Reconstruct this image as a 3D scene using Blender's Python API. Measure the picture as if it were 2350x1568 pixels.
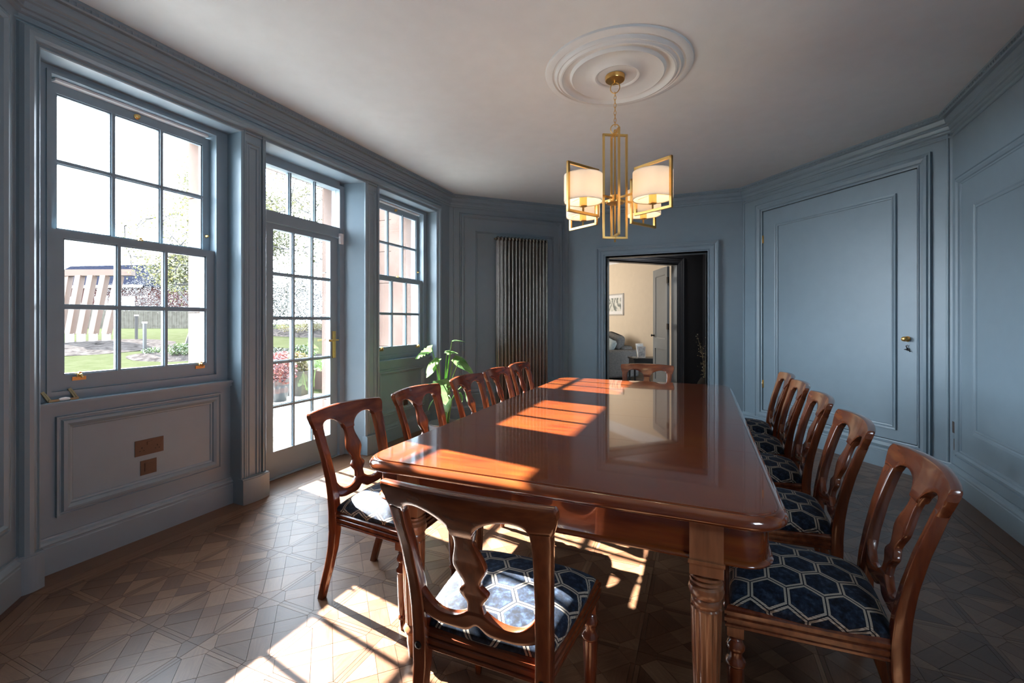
import bpy, bmesh, math, random
from mathutils import Vector, Matrix
random.seed(7)
for o in list(bpy.data.objects): bpy.data.objects.remove(o)
SC = bpy.context.scene
COL = SC.collection
pi = math.pi
# ------------------------------------------------------------------ camera
YAW = math.atan(433/1030)
cam = bpy.data.cameras.new('camera'); camo = bpy.data.objects.new('camera', cam); COL.objects.link(camo)
cam.sensor_width = 36; cam.lens = 36*1030/2350; cam.shift_y = (736-784)/2350
camo.location = (0, 0, 1.30); camo.rotation_euler = (pi/2, 0, YAW); cam.clip_start = .02; cam.clip_end = 200
SC.camera = camo
# ------------------------------------------------------------------ light
w = bpy.data.worlds.new('sky'); SC.world = w; w.use_nodes = True
bg = w.node_tree.nodes['Background']; bg.inputs[0].default_value = (.76, .88, 1.0, 1); bg.inputs[1].default_value = 31.0
sd = bpy.data.lights.new('sun', 'SUN'); sun = bpy.data.objects.new('sun', sd); COL.objects.link(sun)
sd.energy = 112; sd.angle = math.radians(.55); sd.color = (1, .97, .92)
sun.rotation_euler = Vector((1, -.185, -.641)).to_track_quat('-Z', 'Y').to_euler(); sun.location = (-12, 5, 9)
def area(name, loc, rot, sx, sy, e, col=(1, 1, 1), portal=False):
    l = bpy.data.lights.new(name, 'AREA'); l.shape = 'RECTANGLE'; l.size = sx; l.size_y = sy; l.energy = e; l.color = col
    o = bpy.data.objects.new(name, l); COL.objects.link(o); o.location = loc; o.rotation_euler = rot
    if portal: l.cycles.is_portal = True
    return o
for n, yy, z0, z1, ww in (('a', 1.65, .9, 2.6, 1.0), ('b', 2.93, 0, 2.6, .95), ('c', 4.19, .9, 2.6, 1.0)):
    area('window_portal', (-3.46, yy, (z0+z1)/2), (0, -pi/2, 0), z1-z0, ww, 1, portal=True)
area('living_room_fill', (-4.6, 9.6, 1.9), (pi/2*1.0, 0, -pi/3), 2.0, 1.6, 95, (1, .93, .84))  # added unseen fill light that brightens the living room
area('hall_fill', (-.75, 7.0, 2.7), (0, 0, 0), .3, .3, 9, (1, .95, .9))  # added unseen fill that lifts the dark hall
vs = SC.view_settings
SC.display_settings.display_device = 'sRGB'
vs.view_transform = 'Standard'; vs.look = 'None'; vs.gamma = 1; vs.use_curve_mapping = False; vs.exposure = 0.12
cy = SC.cycles; cy.max_bounces = 9; cy.diffuse_bounces = 6; cy.glossy_bounces = 4; cy.transparent_max_bounces = 12; cy.use_denoising = True
cy.sample_clamp_indirect = 12; cy.caustics_reflective = False; cy.caustics_refractive = False
# ------------------------------------------------------------------ materials
def srgb(r, g, b):
    f = lambda c: (c/255/12.92 if c/255 <= .04045 else ((c/255+.055)/1.055)**2.4)
    return (f(r), f(g), f(b), 1)
class NT:
    def __init__(s, name):
        s.m = bpy.data.materials.new(name); s.m.use_nodes = True; s.t = s.m.node_tree; s.b = s.t.nodes['Principled BSDF']
        s.out = s.t.nodes['Material Output']
    def n(s, typ, **kw):
        x = s.t.nodes.new(typ)
        for k, v in kw.items(): setattr(x, k, v)
        return x
    def l(s, a, b): s.t.links.new(a, b)
    def set(s, **kw):
        for k, v in kw.items(): s.b.inputs[k.replace('_', ' ')].default_value = v
        return s
    def mt(s, op, a, b=None, c=None):
        x = s.n('ShaderNodeMath', operation=op)
        for i, v in enumerate((a, b, c)):
            if v is None: continue
            if isinstance(v, (int, float)): x.inputs[i].default_value = v
            else: s.l(v, x.inputs[i])
        return x.outputs[0]
    def noise(s, vec, scale, detail=3, rough=.5, sc=None):
        if sc:
            mp = s.n('ShaderNodeMapping'); mp.inputs['Scale'].default_value = sc; s.l(vec, mp.inputs[0]); vec = mp.outputs[0]
        x = s.n('ShaderNodeTexNoise'); x.inputs['Scale'].default_value = scale; x.inputs['Detail'].default_value = detail; x.inputs['Roughness'].default_value = rough
        s.l(vec, x.inputs['Vector']); return x.outputs[0]
    def ramp(s, fac, stops):
        x = s.n('ShaderNodeValToRGB'); e = x.color_ramp.elements
        while len(e) < len(stops): e.new(.5)
        for i, (p, c) in enumerate(stops): e[i].position = p; e[i].color = c if len(c) == 4 else (*c, 1)
        s.l(fac, x.inputs[0]); return x.outputs[0]
    def mix(s, fac, a, b):
        x = s.n('ShaderNodeMix', data_type='RGBA')
        for i, v in ((0, fac), (6, a), (7, b)):
            if isinstance(v, (int, float)): x.inputs[i].default_value = v
            elif isinstance(v, tuple): x.inputs[i].default_value = v
            else: s.l(v, x.inputs[i])
        return x.outputs[2]
    def bump(s, h, strength=.2, dist=.002):
        x = s.n('ShaderNodeBump'); x.inputs['Strength'].default_value = strength; x.inputs['Distance'].default_value = dist
        s.l(h, x.inputs['Height']); s.l(x.outputs[0], s.b.inputs['Normal']); return s
    def obj(s): return s.n('ShaderNodeTexCoord').outputs['Object']
def plain(name, col, rough=.5, metal=0, **kw):
    t = NT(name).set(Base_Color=col, Roughness=rough, Metallic=metal); t.set(**kw)
    v = t.noise(t.obj(), 9, 3); c2 = tuple(x*.90 for x in col[:3])+(1,)
    t.l(t.mix(v, col, c2), t.b.inputs['Base Color'])
    return t
PAINT = plain('blue_grey_paint', (.215, .290, .342, 1), .38); PAINT.bump(PAINT.noise(PAINT.obj(), 60, 3), .06, .001); PAINT = PAINT.m
CEIL = plain('ceiling_paint', (.60, .62, .615, 1), .55).m
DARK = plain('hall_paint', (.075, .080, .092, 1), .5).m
CREAM = plain('cream_paint', (.66, .56, .43, 1), .7).m
LGREY = plain('pale_grey_paint', (.30, .34, .37, 1), .4).m
WHITE = plain('white_plastic', (.75, .75, .75, 1), .35).m
BRASS = plain('satin_brass', (.72, .46, .16, 1), .3, 1).m
GOLD = plain('brushed_gold', (.80, .50, .17, 1), .28, 1).m
BRONZE = plain('bronze_plate', (.080, .052, .037, 1), .4, .3).m
BLACK = plain('black_metal', (.015, .015, .015, 1), .4, .5).m
STEEL = plain('lacquered_steel', (.30, .27, .24, 1), .25, .9).m
OLDB = plain('aged_brass', (.32, .27, .16, 1), .45, .8).m
t = NT('window_glass'); tr = t.n('ShaderNodeBsdfTransparent'); gl = t.n('ShaderNodeBsdfGlossy'); gl.inputs['Roughness'].default_value = .02
fr = t.n('ShaderNodeFresnel'); fr.inputs[0].default_value = 1.45; mx = t.n('ShaderNodeMixShader')
t.l(t.mt('MULTIPLY', fr.outputs[0], .4), mx.inputs[0]); t.l(tr.outputs[0], mx.inputs[1]); t.l(gl.outputs[0], mx.inputs[2]); t.l(mx.outputs[0], t.out.inputs[0]); GLASS = t.m
def wood(name, stops, rough=.2, coat=.6, scale=(1, 14, 14), crough=.06, sc=4):
    t = NT(name).set(Roughness=rough, Coat_Weight=coat, Coat_Roughness=crough)
    v = t.noise(t.obj(), sc, 3, .5, scale); v2 = t.noise(t.obj(), 3, 2, .5)
    f = t.mt('ADD', t.mt('MULTIPLY', v, .65), t.mt('MULTIPLY', v2, .35))
    t.l(t.ramp(f, stops), t.b.inputs['Base Color']); t.bump(v, .08, .001)
    return t.m
MST = [(.3, (.060, .013, .006)), (.5, (.115, .028, .010)), (.7, (.19, .056, .018))]
CHW = wood('chair_mahogany', MST, .22, .5, (9, 9, 1.5), .1)
CHR = wood('chair_rail_mahogany', MST, .22, .5, (2, 9, 9), .1)
TOP = wood('table_mahogany', [(.25, (.074, .012, .005)), (.5, (.125, .028, .0075)), (.75, (.175, .052, .010))], .16, 1.0, (1.2, 12, 12), .035, 3.5)
TLEG = wood('table_leg_mahogany', [(.3, (.09, .03, .013)), (.55, (.24, .10, .045)), (.75, (.38, .19, .09))], .3, .4, (8, 8, 1), .15)
OAK = wood('garden_timber', [(.3, (.034, .015, .0065)), (.7, (.048, .024, .012))], .7, 0, (1, 1, 8))
# hexagon trellis velvet
t = NT('navy_velvet'); t.set(Roughness=.8, Specular_IOR_Level=.2, Sheen_Weight=.5, Sheen_Roughness=.35, Sheen_Tint=(.55, .72, 1, 1))
sx = t.n('ShaderNodeSeparateXYZ'); t.l(t.n('ShaderNodeTexCoord').outputs['UV'], sx.inputs[0]); S = .098
X = t.mt('MULTIPLY', sx.outputs[0], 1/(S*1.06)); Y = t.mt('MULTIPLY', sx.outputs[1], 1/S); r3 = math.sqrt(3)
def cell(ox, oy):
    a = t.mt('SUBTRACT', t.mt('FLOORED_MODULO', t.mt('ADD', X, ox), r3), r3/2); b = t.mt('SUBTRACT', t.mt('FLOORED_MODULO', t.mt('ADD', Y, oy), 1.0), .5)
    a = t.mt('ABSOLUTE', a); b = t.mt('ABSOLUTE', b)
    return t.mt('MAXIMUM', b, t.mt('ADD', t.mt('MULTIPLY', b, .5), t.mt('MULTIPLY', a, r3/2)))
e = t.mt('SUBTRACT', .5, t.mt('MINIMUM', cell(0, 0), cell(r3/2, .5)))
band = t.mt('MULTIPLY', t.mt('GREATER_THAN', e, .018), t.mt('LESS_THAN', e, .080))
edge = t.mt('MULTIPLY', t.mt('GREATER_THAN', e, -1), t.mt('LESS_THAN', e, .096))
nz = t.noise(t.obj(), 55, 4, .6)
vel = t.ramp(nz, [(.36, (.002, .004, .008)), (.52, (.007, .014, .030)), (.68, (.026, .046, .078))])
weave = t.n('ShaderNodeTexWave'); weave.inputs['Scale'].default_value = 110; weave.inputs['Distortion'].default_value = 2; t.l(t.obj(), weave.inputs[0])
beige = t.ramp(weave.outputs[1], [(.1, (.20, .175, .14)), (.8, (.42, .385, .33))])
c1 = t.mix(edge, vel, (.004, .006, .012, 1)); t.l(t.mix(band, c1, beige), t.b.inputs['Base Color'])
t.l(t.mt('MULTIPLY', t.mt('SUBTRACT', 1.0, band), .12), t.b.inputs['Sheen Weight'])
t.bump(t.mt('ADD', t.mt('MULTIPLY', edge, -1), t.mt('MULTIPLY', band, .8)), .5, .003); VELVET = t.m
# parquet: tint attribute + object random, grain along uv.x
t = NT('parquet_oak'); at = t.n('ShaderNodeAttribute', attribute_name='tint'); oi = t.n('ShaderNodeObjectInfo')
uv = t.n('ShaderNodeTexCoord').outputs['UV']; tint = t.mt('FRACT', t.mt('ADD', at.outputs['Fac'], oi.outputs['Random']))
off = t.n('ShaderNodeCombineXYZ'); t.l(t.mt('MULTIPLY', tint, 37.0), off.inputs[2]); t.l(t.mt('MULTIPLY', tint, 11.0), off.inputs[1])
va = t.n('ShaderNodeVectorMath', operation='ADD'); t.l(uv, va.inputs[0]); t.l(off.outputs[0], va.inputs[1])
g = t.noise(va.outputs[0], 9, 6, .62, (1.6, 16, 1)); g2 = t.noise(va.outputs[0], 5, 3, .5)
f = t.mt('ADD', t.mt('ADD', t.mt('MULTIPLY', g, .42), t.mt('MULTIPLY', g2, .22)), t.mt('MULTIPLY', tint, .36))
t.l(t.ramp(f, [(.22, (.058, .025, .013)), (.5, (.122, .060, .031)), (.78, (.21, .120, .068))]), t.b.inputs['Base Color'])
t.l(t.mt('ADD', t.mt('MULTIPLY', g, .16), .27), t.b.inputs['Roughness']); t.set(Specular_IOR_Level=.45); t.bump(g, .12, .001); PARQ = t.m
SUBF = plain('dark_joint', (.02, .011, .007, 1), .8).m
BORD = PARQ
t = NT('shade_fabric'); t.set(Base_Color=(.88, .84, .79, 1), Roughness=.9); tl = t.n('ShaderNodeBsdfTranslucent'); tl.inputs[0].default_value = (.95, .90, .83, 1)
mx = t.n('ShaderNodeMixShader'); mx.inputs[0].default_value = .55; t.l(t.b.outputs[0], mx.inputs[1]); t.l(tl.outputs[0], mx.inputs[2]); t.l(mx.outputs[0], t.out.inputs[0]); SHADE = t.m
t = NT('bulb_glow'); t.set(Base_Color=(1, .8, .5, 1), Emission_Color=(1, .74, .46, 1), Emission_Strength=48); BULB = t.m
def leafm(name, a, b, tr=.35):
    t = NT(name).set(Roughness=.45); v = t.noise(t.obj(), 14, 2)
    c = t.ramp(v, [(.35, a), (.65, b)]); t.l(c, t.b.inputs['Base Color'])
    tl = t.n('ShaderNodeBsdfTranslucent'); t.l(c, tl.inputs[0]); mx = t.n('ShaderNodeMixShader'); mx.inputs[0].default_value = tr
    t.l(t.b.outputs[0], mx.inputs[1]); t.l(tl.outputs[0], mx.inputs[2]); t.l(mx.outputs[0], t.out.inputs[0]); return t.m
LEAF = leafm('house_plant_leaf', (.07, .155, .05), (.15, .26, .10), .32); STEM = leafm('plant_stem', (.10, .28, .05), (.2, .4, .1), .2)
TREEL = leafm('spring_leaves', (.036, .040, .012), (.062, .060, .026), .35); BARK = plain("bark", (.014, .012, .011, 1), .9).m
HEDGEL = leafm('hedge_leaves', (.010, .012, .008), (.022, .023, .016), .2); SILV = leafm('silvery_twigs', (.016, .015, .0155), (.034, .033, .034), .1)
REDL = leafm('red_leaves', (.06, .014, .016), (.08, .03, .026), .4); YELL = leafm('yellow_leaves', (.050, .042, .014), (.060, .052, .022), .4); GRNL = leafm('green_leaves', (.016, .028, .008), (.030, .044, .014), .3)
DRYL = leafm('dried_flowers', (.30, .27, .17), (.42, .38, .27), .3)
def noisy(name, a, b, sc, rough=.9, bump=0):
    t = NT(name).set(Roughness=rough, Specular_IOR_Level=.05 if rough > .8 else .4); v = t.noise(t.obj(), sc, 5, .6); t.l(t.ramp(v, [(.35, a), (.65, b)]), t.b.inputs['Base Color'])
    if bump: t.bump(v, bump, .02)
    if rough > .8:
        df = t.n('ShaderNodeBsdfDiffuse'); t.l(t.b.inputs['Base Color'].links[0].from_socket, df.inputs[0]); t.l(df.outputs[0], t.out.inputs[0])
    return t.m
GRASS = noisy('lawn', (.0165, .019, .0095), (.021, .023, .013), 3); SOIL = noisy('bed_soil', (.012, .0105, .010), (.034, .030, .028), 6, .95, .5)
PATIO = noisy('patio_stone', (.25, .24, .225), (.33, .315, .295), 3); STONE = noisy('pink_sandstone', (.125, .088, .072), (.16, .118, .100), 2.5, .85)
FENCE = noisy('fence_timber', (.034, .031, .025), (.050, .046, .038), 4); ROOF = noisy('slate_roof', (.004, .0045, .008), (.007, .008, .012), 5)
BRICK = noisy('red_brick', (.018, .008, .007), (.026, .012, .011), 8); SOFA = noisy('grey_sofa_fabric', (.10, .10, .10), (.15, .145, .14), 30)
PILLOW = noisy('pale_cushion', (.26, .31, .32), (.36, .41, .42), 14); BLUEP = noisy('blue_glaze', (.013, .018, .021), (.024, .031, .035), 6, .3)
BEIGE = noisy('beige_pot', (.04, .037, .033), (.05, .047, .042), 5); MAG = noisy('magenta_pot', (.05, .006, .016), (.06, .01, .022), 5, .3)
# ------------------------------------------------------------------ mesh helpers
class MB:
    def __init__(s): s.v = []; s.f = []; s.sm = []
    def add(s, vs, fs, smooth=False):
        k = len(s.v); s.v += [tuple(v) for v in vs]; s.f += [tuple(i+k for i in f) for f in fs]; s.sm += [smooth]*len(fs); return s
    def box(s, x0, x1, y0, y1, z0, z1, M=None):
        p = [Vector((x, y, z)) for z in (z0, z1) for x, y in ((x0, y0), (x1, y0), (x1, y1), (x0, y1))]
        if M: p = [M @ q for q in p]
        return s.add(p, [(3, 2, 1, 0), (4, 5, 6, 7), (0, 1, 5, 4), (1, 2, 6, 5), (2, 3, 7, 6), (3, 0, 4, 7)])
    def prism(s, poly, z0, z1, M=None):
        n = len(poly); p = [Vector((x, y, z)) for z in (z0, z1) for x, y in poly]
        if M: p = [M @ q for q in p]
        return s.add(p, [tuple(range(n))[::-1], tuple(range(n, 2*n))]+[(i, (i+1) % n, n+(i+1) % n, n+i) for i in range(n)])
    def loft(s, rings, closed=True, caps=True, smooth=True, loop=False):
        n = len(rings[0]); vs = [v for r in rings for v in r]; fs = []
        m = len(rings)
        for i in range(m if loop else m-1):
            j = (i+1) % m
            for k in range(n if closed else n-1):
                l = (k+1) % n; fs.append((i*n+k, i*n+l, j*n+l, j*n+k))
        s.add(vs, fs, smooth)
        if caps and not loop and closed:
            s.add(rings[0], [tuple(range(n))[::-1]]); s.add(rings[-1], [tuple(range(n))])
        return s
    def lathe(s, prof, n=24, c=(0, 0, 0), smooth=True, M=None, mod=None):
        rings = []
        for r, z in prof:
            ring = []
            for k in range(n):
                a = 2*pi*k/n; rr = r*(mod(a, z) if mod else 1); q = Vector((rr*math.cos(a), rr*math.sin(a), z))
                if M: q = M @ q
                ring.append(q+Vector(c))
            rings.append(ring)
        return s.loft(rings, smooth=smooth)
    def tube(s, pts, r, n=8, smooth=True, closed=False):
        pts = [Vector(p) for p in pts]; rings = []; prev = None; m = len(pts)
        for i, p in enumerate(pts):
            if closed: d = pts[(i+1) % m]-pts[i-1]
            else: d = (pts[min(i+1, m-1)]-pts[max(i-1, 0)])
            d.normalize(); ref = prev if prev else (Vector((0, 0, 1)) if abs(d.z) < .9 else Vector((1, 0, 0)))
            u = (ref-d*ref.dot(d)).normalized(); prev = u; v = d.cross(u); rr = r[i] if isinstance(r, (list, tuple)) else r
            rings.append([p+rr*(math.cos(2*pi*k/n)*u+math.sin(2*pi*k/n)*v) for k in range(n)])
        return s.loft(rings, smooth=smooth, loop=closed)
    def bar(s, a, b, t, up=(0, 0, 1)):
        a = Vector(a); b = Vector(b); d = (b-a).normalized(); u = Vector(up); u = (u-d*u.dot(d)).normalized(); v = d.cross(u); h = t/2
        return s.loft([[p+u*x*h+v*y*h for x, y in ((-1, -1), (1, -1), (1, 1), (-1, 1))] for p in (a-d*h*0, b+d*h*0)], smooth=False)
    def sweep(s, path, prof, N, closed=False, smooth=False, side=1):
        P = [Vector(p) for p in path]; N = Vector(N).normalized(); m = len(P); rings = []
        for i in range(m):
            pv = P[i]-P[i-1] if (i or closed) else P[1]-P[0]; nx = P[(i+1) % m]-P[i] if (i < m-1 or closed) else P[i]-P[i-1]
            p1 = N.cross(pv.normalized())*side; p2 = N.cross(nx.normalized())*side; mm = (p1+p2)/max(.2, 1+p1.dot(p2))
            rings.append([P[i]+a*mm+b*N for a, b in prof])
        return s.loft(rings, closed=False, caps=False, smooth=smooth, loop=closed)
    def build(s, name, mat, parent=None, loc=None, rot=None, bevel=0):
        me = bpy.data.meshes.new(name); me.from_pydata(s.v, [], s.f); me.validate(); me.update()
        for p, q in zip(me.polygons, s.sm): p.use_smooth = q
        bm = bmesh.new(); bm.from_mesh(me); bmesh.ops.remove_doubles(bm, verts=bm.verts, dist=1e-6); bmesh.ops.recalc_face_normals(bm, faces=bm.faces)
        if bevel: bmesh.ops.bevel(bm, geom=[e for e in bm.edges if len(e.link_faces) == 2 and e.calc_face_angle(0) > .6], offset=bevel, segments=2, profile=.7, affect='EDGES')
        for e in bm.edges: e.smooth = not (len(e.link_faces) == 2 and e.calc_face_angle(0) > .60)
        bm.to_mesh(me); bm.free()
        me.materials.append(mat); o = bpy.data.objects.new(name, me); COL.objects.link(o)
        if parent: o.parent = parent
        if loc is not None: o.location = loc
        if rot is not None: o.rotation_euler = rot
        return o
def tag(o, label=None, cat=None, group=None, kind=None):
    if label: o['label'] = label
    if cat: o['category'] = cat
    if group: o['group'] = group
    if kind: o['kind'] = kind
    return o
def empty(name, loc=(0, 0, 0), rz=0, label=None, cat=None, group=None, kind=None):
    o = bpy.data.objects.new(name, None); COL.objects.link(o); o.location = loc; o.rotation_euler = (0, 0, rz); o.empty_display_size = .1
    return tag(o, label, cat, group, kind)
def struct(name, mb, mat, parent=None, label=None, **k):
    o = mb.build(name, mat, parent, **k)
    if not parent: tag(o, label, None, None, 'structure')
    return o
def copy_tree(o, parent=None):
    c = o.copy(); COL.objects.link(c); c.parent = parent
    for ch in list(o.children): copy_tree(ch, c)
    return c
class WF:   # a wall's own coordinates: s along it, z up, b out into the room
    def __init__(s, P, Q, inside=(-.6, 3)):
        s.P = Vector((*P, 0)); s.Q = Vector((*Q, 0)); s.d = (s.Q-s.P).normalized(); s.L = (s.Q-s.P).length
        n = Vector((-s.d.y, s.d.x, 0)); s.n = n if n.dot(Vector((*inside, 0))-s.P) > 0 else -n
        s.side = 1 if n.dot(s.n) > 0 else -1
    def p(s, a, z, b=0): return s.P+s.d*a+s.n*b+Vector((0, 0, z))
    def box(s, mb, s0, s1, z0, z1, b0, b1):
        q = [s.p(a, z, b) for z in (z0, z1) for a, b in ((s0, b0), (s1, b0), (s1, b1), (s0, b1))]
        mb.add(q, [(3, 2, 1, 0), (4, 5, 6, 7), (0, 1, 5, 4), (1, 2, 6, 5), (2, 3, 7, 6), (3, 0, 4, 7)]); return mb
    def rect(s, mb, s0, s1, z0, z1, prof, b=0):     # profile offsets run outwards from the rectangle
        path = [s.p(s0, z0, b), s.p(s1, z0, b), s.p(s1, z1, b), s.p(s0, z1, b)]
        c = (s.n.cross(path[1]-path[0])).dot(path[3]-path[0])
        return mb.sweep(path, prof, s.n, closed=True, side=-1 if c > 0 else 1)
    def frame(s, mb, s0, s1, z0, z1, prof, b=0):    # three sides of a doorway
        path = [s.p(s0, z0, b), s.p(s0, z1, b), s.p(s1, z1, b), s.p(s1, z0, b)]
        c = (s.n.cross(path[1]-path[0])).dot(path[3]-path[0])
        return mb.sweep(path, prof, s.n, side=-1 if c > 0 else 1)
# ================================================================== THE ROOM
CZ = 2.92
OCT = [(-3.0, 1.06), (-3.0, 5.04), (-1.80, 6.22), (.482, 6.22), (1.82, 4.58), (1.576, 1.17), (.42, -.15), (-1.79, -.15)]
def offset_poly(poly, d):     # inwards for d > 0 (the corners above run clockwise)
    n = len(poly); out = []
    for i in range(n):
        a, b, c = Vector(poly[i-1]), Vector(poly[i]), Vector(poly[(i+1) % n])
        d1 = (b-a).normalized(); d2 = (c-b).normalized(); p1 = Vector((d1.y, -d1.x)); p2 = Vector((d2.y, -d2.x))
        m = (p1+p2)/(1+p1.dot(p2)); out.append(tuple(b+m*d))
    return out
# ---- floor: dark slab with parquet laid on it as separate pieces
fl = MB(); fl.prism([(-3.32, .4), (-3.32, 5.4), (-1.9, 6.45), (-1.9, 6.45), (.6, 6.45), (2.1, 4.7), (2.0, 1), (.6, -.4), (-2.0, -.4)], -.12, -.004)
floor = struct('floor', fl, SUBF, label='dark oak parquet floor with star and lattice blocks')
FIELD = [(-2.85, 1.115), (-2.85, 4.97), (-1.73, 6.0), (.40, 6.0), (1.56, 4.56), (1.47, 1.28), (.34, .05), (-1.79, .05)]
def clip(poly, cl):
    for i in range(len(cl)):
        a = Vector(cl[i]); b = Vector(cl[(i+1) % len(cl)]); d = b-a; nn = Vector((d.y, -d.x)); out = []
        for j in range(len(poly)):
            p = Vector(poly[j]); q = Vector(poly[(j+1) % len(poly)]); sp = (p-a).dot(nn); sq = (q-a).dot(nn)
            if sp >= 0: out.append(tuple(p))
            if (sp > 0) != (sq > 0) and abs(sp-sq) > 1e-9: out.append(tuple(p+(q-p)*(sp/(sp-sq))))
        poly = out
        if len(poly) < 3: return []
    return poly
GAP = .0007; PT = .325; R_ = .072; W_ = .017; D_ = R_-W_
H_ = PT/2
# kinds: (name, polygon about its own centre, grain angle)
KINDS = {
 'parquet_strip': ([(-(PT-2*R_)/2, -W_/2), ((PT-2*R_)/2, -W_/2), ((PT-2*R_)/2, W_/2), (-(PT-2*R_)/2, W_/2)], 0),
 'parquet_triangle': ([(-H_+R_, W_-H_/2), (H_-R_, W_-H_/2), (0, H_-D_-H_/2)], 0),
 'parquet_square': ([(D_, 0), (0, D_), (-D_, 0), (0, -D_)], pi/4),
 'parquet_kite': ([(0, 0), (R_, 0), (R_, W_), (W_, R_), (0, R_)], pi/4),
}
pl = [(W_, R_), (R_, W_), (H_, H_-D_), (H_-D_, H_)]; cx = sum(p[0] for p in pl)/4
KINDS['parquet_plank'] = ([(p[0]-cx, p[1]-cx) for p in pl], pi/4)
pieces = []      # kind, x, y, rotation
X0, Y0 = -1.853-PT*6, 1.168-PT*5
for i in range(17):
    for j in range(24):
        x, y = X0+i*PT, Y0+j*PT
        for k in range(4): pieces.append(('parquet_kite', x, y, k*pi/2))
        for s in (-1, 1):
            pieces.append(('parquet_strip', x+H_, y+s*W_/2, 0)); pieces.append(('parquet_strip', x+s*W_/2, y+H_, pi/2))
        c = (x+H_, y+H_); pieces.append(('parquet_square', c[0], c[1], 0))
        for k in range(4):
            a = k*pi/2; ca, sa = math.cos(a), math.sin(a)
            q = (cx-H_, cx-H_); pieces.append(('parquet_plank', c[0]+q[0]*ca-q[1]*sa, c[1]+q[0]*sa+q[1]*ca, a))
            q = (0, -H_/2); pieces.append(('parquet_triangle', c[0]+q[0]*ca-q[1]*sa, c[1]+q[0]*sa+q[1]*ca, a))
def shrink(poly, g):
    n = len(poly); a2 = sum(poly[i-1][0]*poly[i][1]-poly[i][0]*poly[i-1][1] for i in range(n)); out = []
    if abs(a2) < 2e-5: return []
    if a2 < 0: poly = poly[::-1]
    for i in range(n):
        a, b, c = Vector(poly[i-1]), Vector(poly[i]), Vector(poly[(i+1) % n])
        if (b-a).length < 1e-6 or (c-b).length < 1e-6: return []
        d1 = (b-a).normalized(); d2 = (c-b).normalized(); p1 = Vector((-d1.y, d1.x)); p2 = Vector((-d2.y, d2.x))
        out.append(tuple(b+(p1+p2)/max(.25, 1+p1.dot(p2))*g))
    return out
def piece_geo(poly, grain, bx=0, by=0, z=0):
    n = len(poly); vs = [(x, y, z) for x, y in poly]+[(x, y, -.0045) for x, y in poly]
    fs = [tuple(range(n))]+[(i, n+i, n+(i+1) % n, (i+1) % n) for i in range(n)]
    ca, sa = math.cos(-grain), math.sin(-grain)
    return vs, fs, [((x-bx)*ca-(y-by)*sa, (x-bx)*sa+(y-by)*ca) for x, y in poly]*2
def floor_mesh(name, items, mat):
    me = bpy.data.meshes.new(name); V = []; F = []; U = []; T = []
    for vs, fs, uv, ti in items:
        k = len(V); V += vs; U += uv
        for f in fs: F.append(tuple(i+k for i in f)); T.append(ti)
    me.from_pydata(V, [], F); ul = me.uv_layers.new(name='uv')
    for l in me.loops: ul.data[l.index].uv = U[l.vertex_index]
    a = me.attributes.new('tint', 'FLOAT', 'FACE')
    for i, v in enumerate(T): a.data[i].value = v
    me.materials.append(mat); return me
kmesh = {k: floor_mesh(k, [(*piece_geo(shrink(p, GAP), g), 0.0)], PARQ) for k, (p, g) in KINDS.items()}
fwd = (-math.sin(YAW), math.cos(YAW)); rgt = (math.cos(YAW), math.sin(YAW))
def vis(x, y):
    d = x*fwd[0]+y*fwd[1]; u = x*rgt[0]+y*rgt[1]
    if d < .8 or abs(u/d) > 1.16 or 1.3/d > .83: return None
    if -1.2 < x < .2 and 1.5 < y < 4.2: return None
    return d
cand = {}; rest = []
for kind, x, y, a in pieces:
    poly = [(x+p[0]*math.cos(a)-p[1]*math.sin(a), y+p[0]*math.sin(a)+p[1]*math.cos(a)) for p in KINDS[kind][0]]
    cp = clip(poly, FIELD)
    if not cp: continue
    full = len(cp) == len(poly) and all((Vector(p)-Vector(q)).length < 1e-4 for p, q in zip(sorted(cp), sorted(poly)))
    d = vis(x, y) if full else None
    if d: cand.setdefault(kind, []).append((d, x, y, a))
    else: rest.append((cp, KINDS[kind][1]+a, x, y))
LIM = {'parquet_strip': 160, 'parquet_triangle': 290, 'parquet_square': 120, 'parquet_kite': 200, 'parquet_plank': 290}
for kind, L in cand.items():
    L.sort()
    for n_, (d, x, y, a) in enumerate(L):
        if n_ < LIM[kind]:
            o = bpy.data.objects.new(kind, kmesh[kind]); COL.objects.link(o); o.parent = floor; o.location = (x, y, random.uniform(-.0002, .0002)); o.rotation_euler = (random.gauss(0, .0006), random.gauss(0, .0006), a)
        else:
            rest.append(([(x+p[0]*math.cos(a)-p[1]*math.sin(a), y+p[0]*math.sin(a)+p[1]*math.cos(a)) for p in KINDS[kind][0]], KINDS[kind][1]+a, x, y))
items = []
for poly, gr, x, y in rest:
    s = shrink(poly, GAP)
    if s: items.append((*piece_geo(s, gr, x, y, random.uniform(-.0002, .0002)), random.random()))
o = bpy.data.objects.new('parquet_field', floor_mesh('parquet_field', items, PARQ)); COL.objects.link(o); o.parent = floor; o['kind'] = 'stuff'
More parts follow.
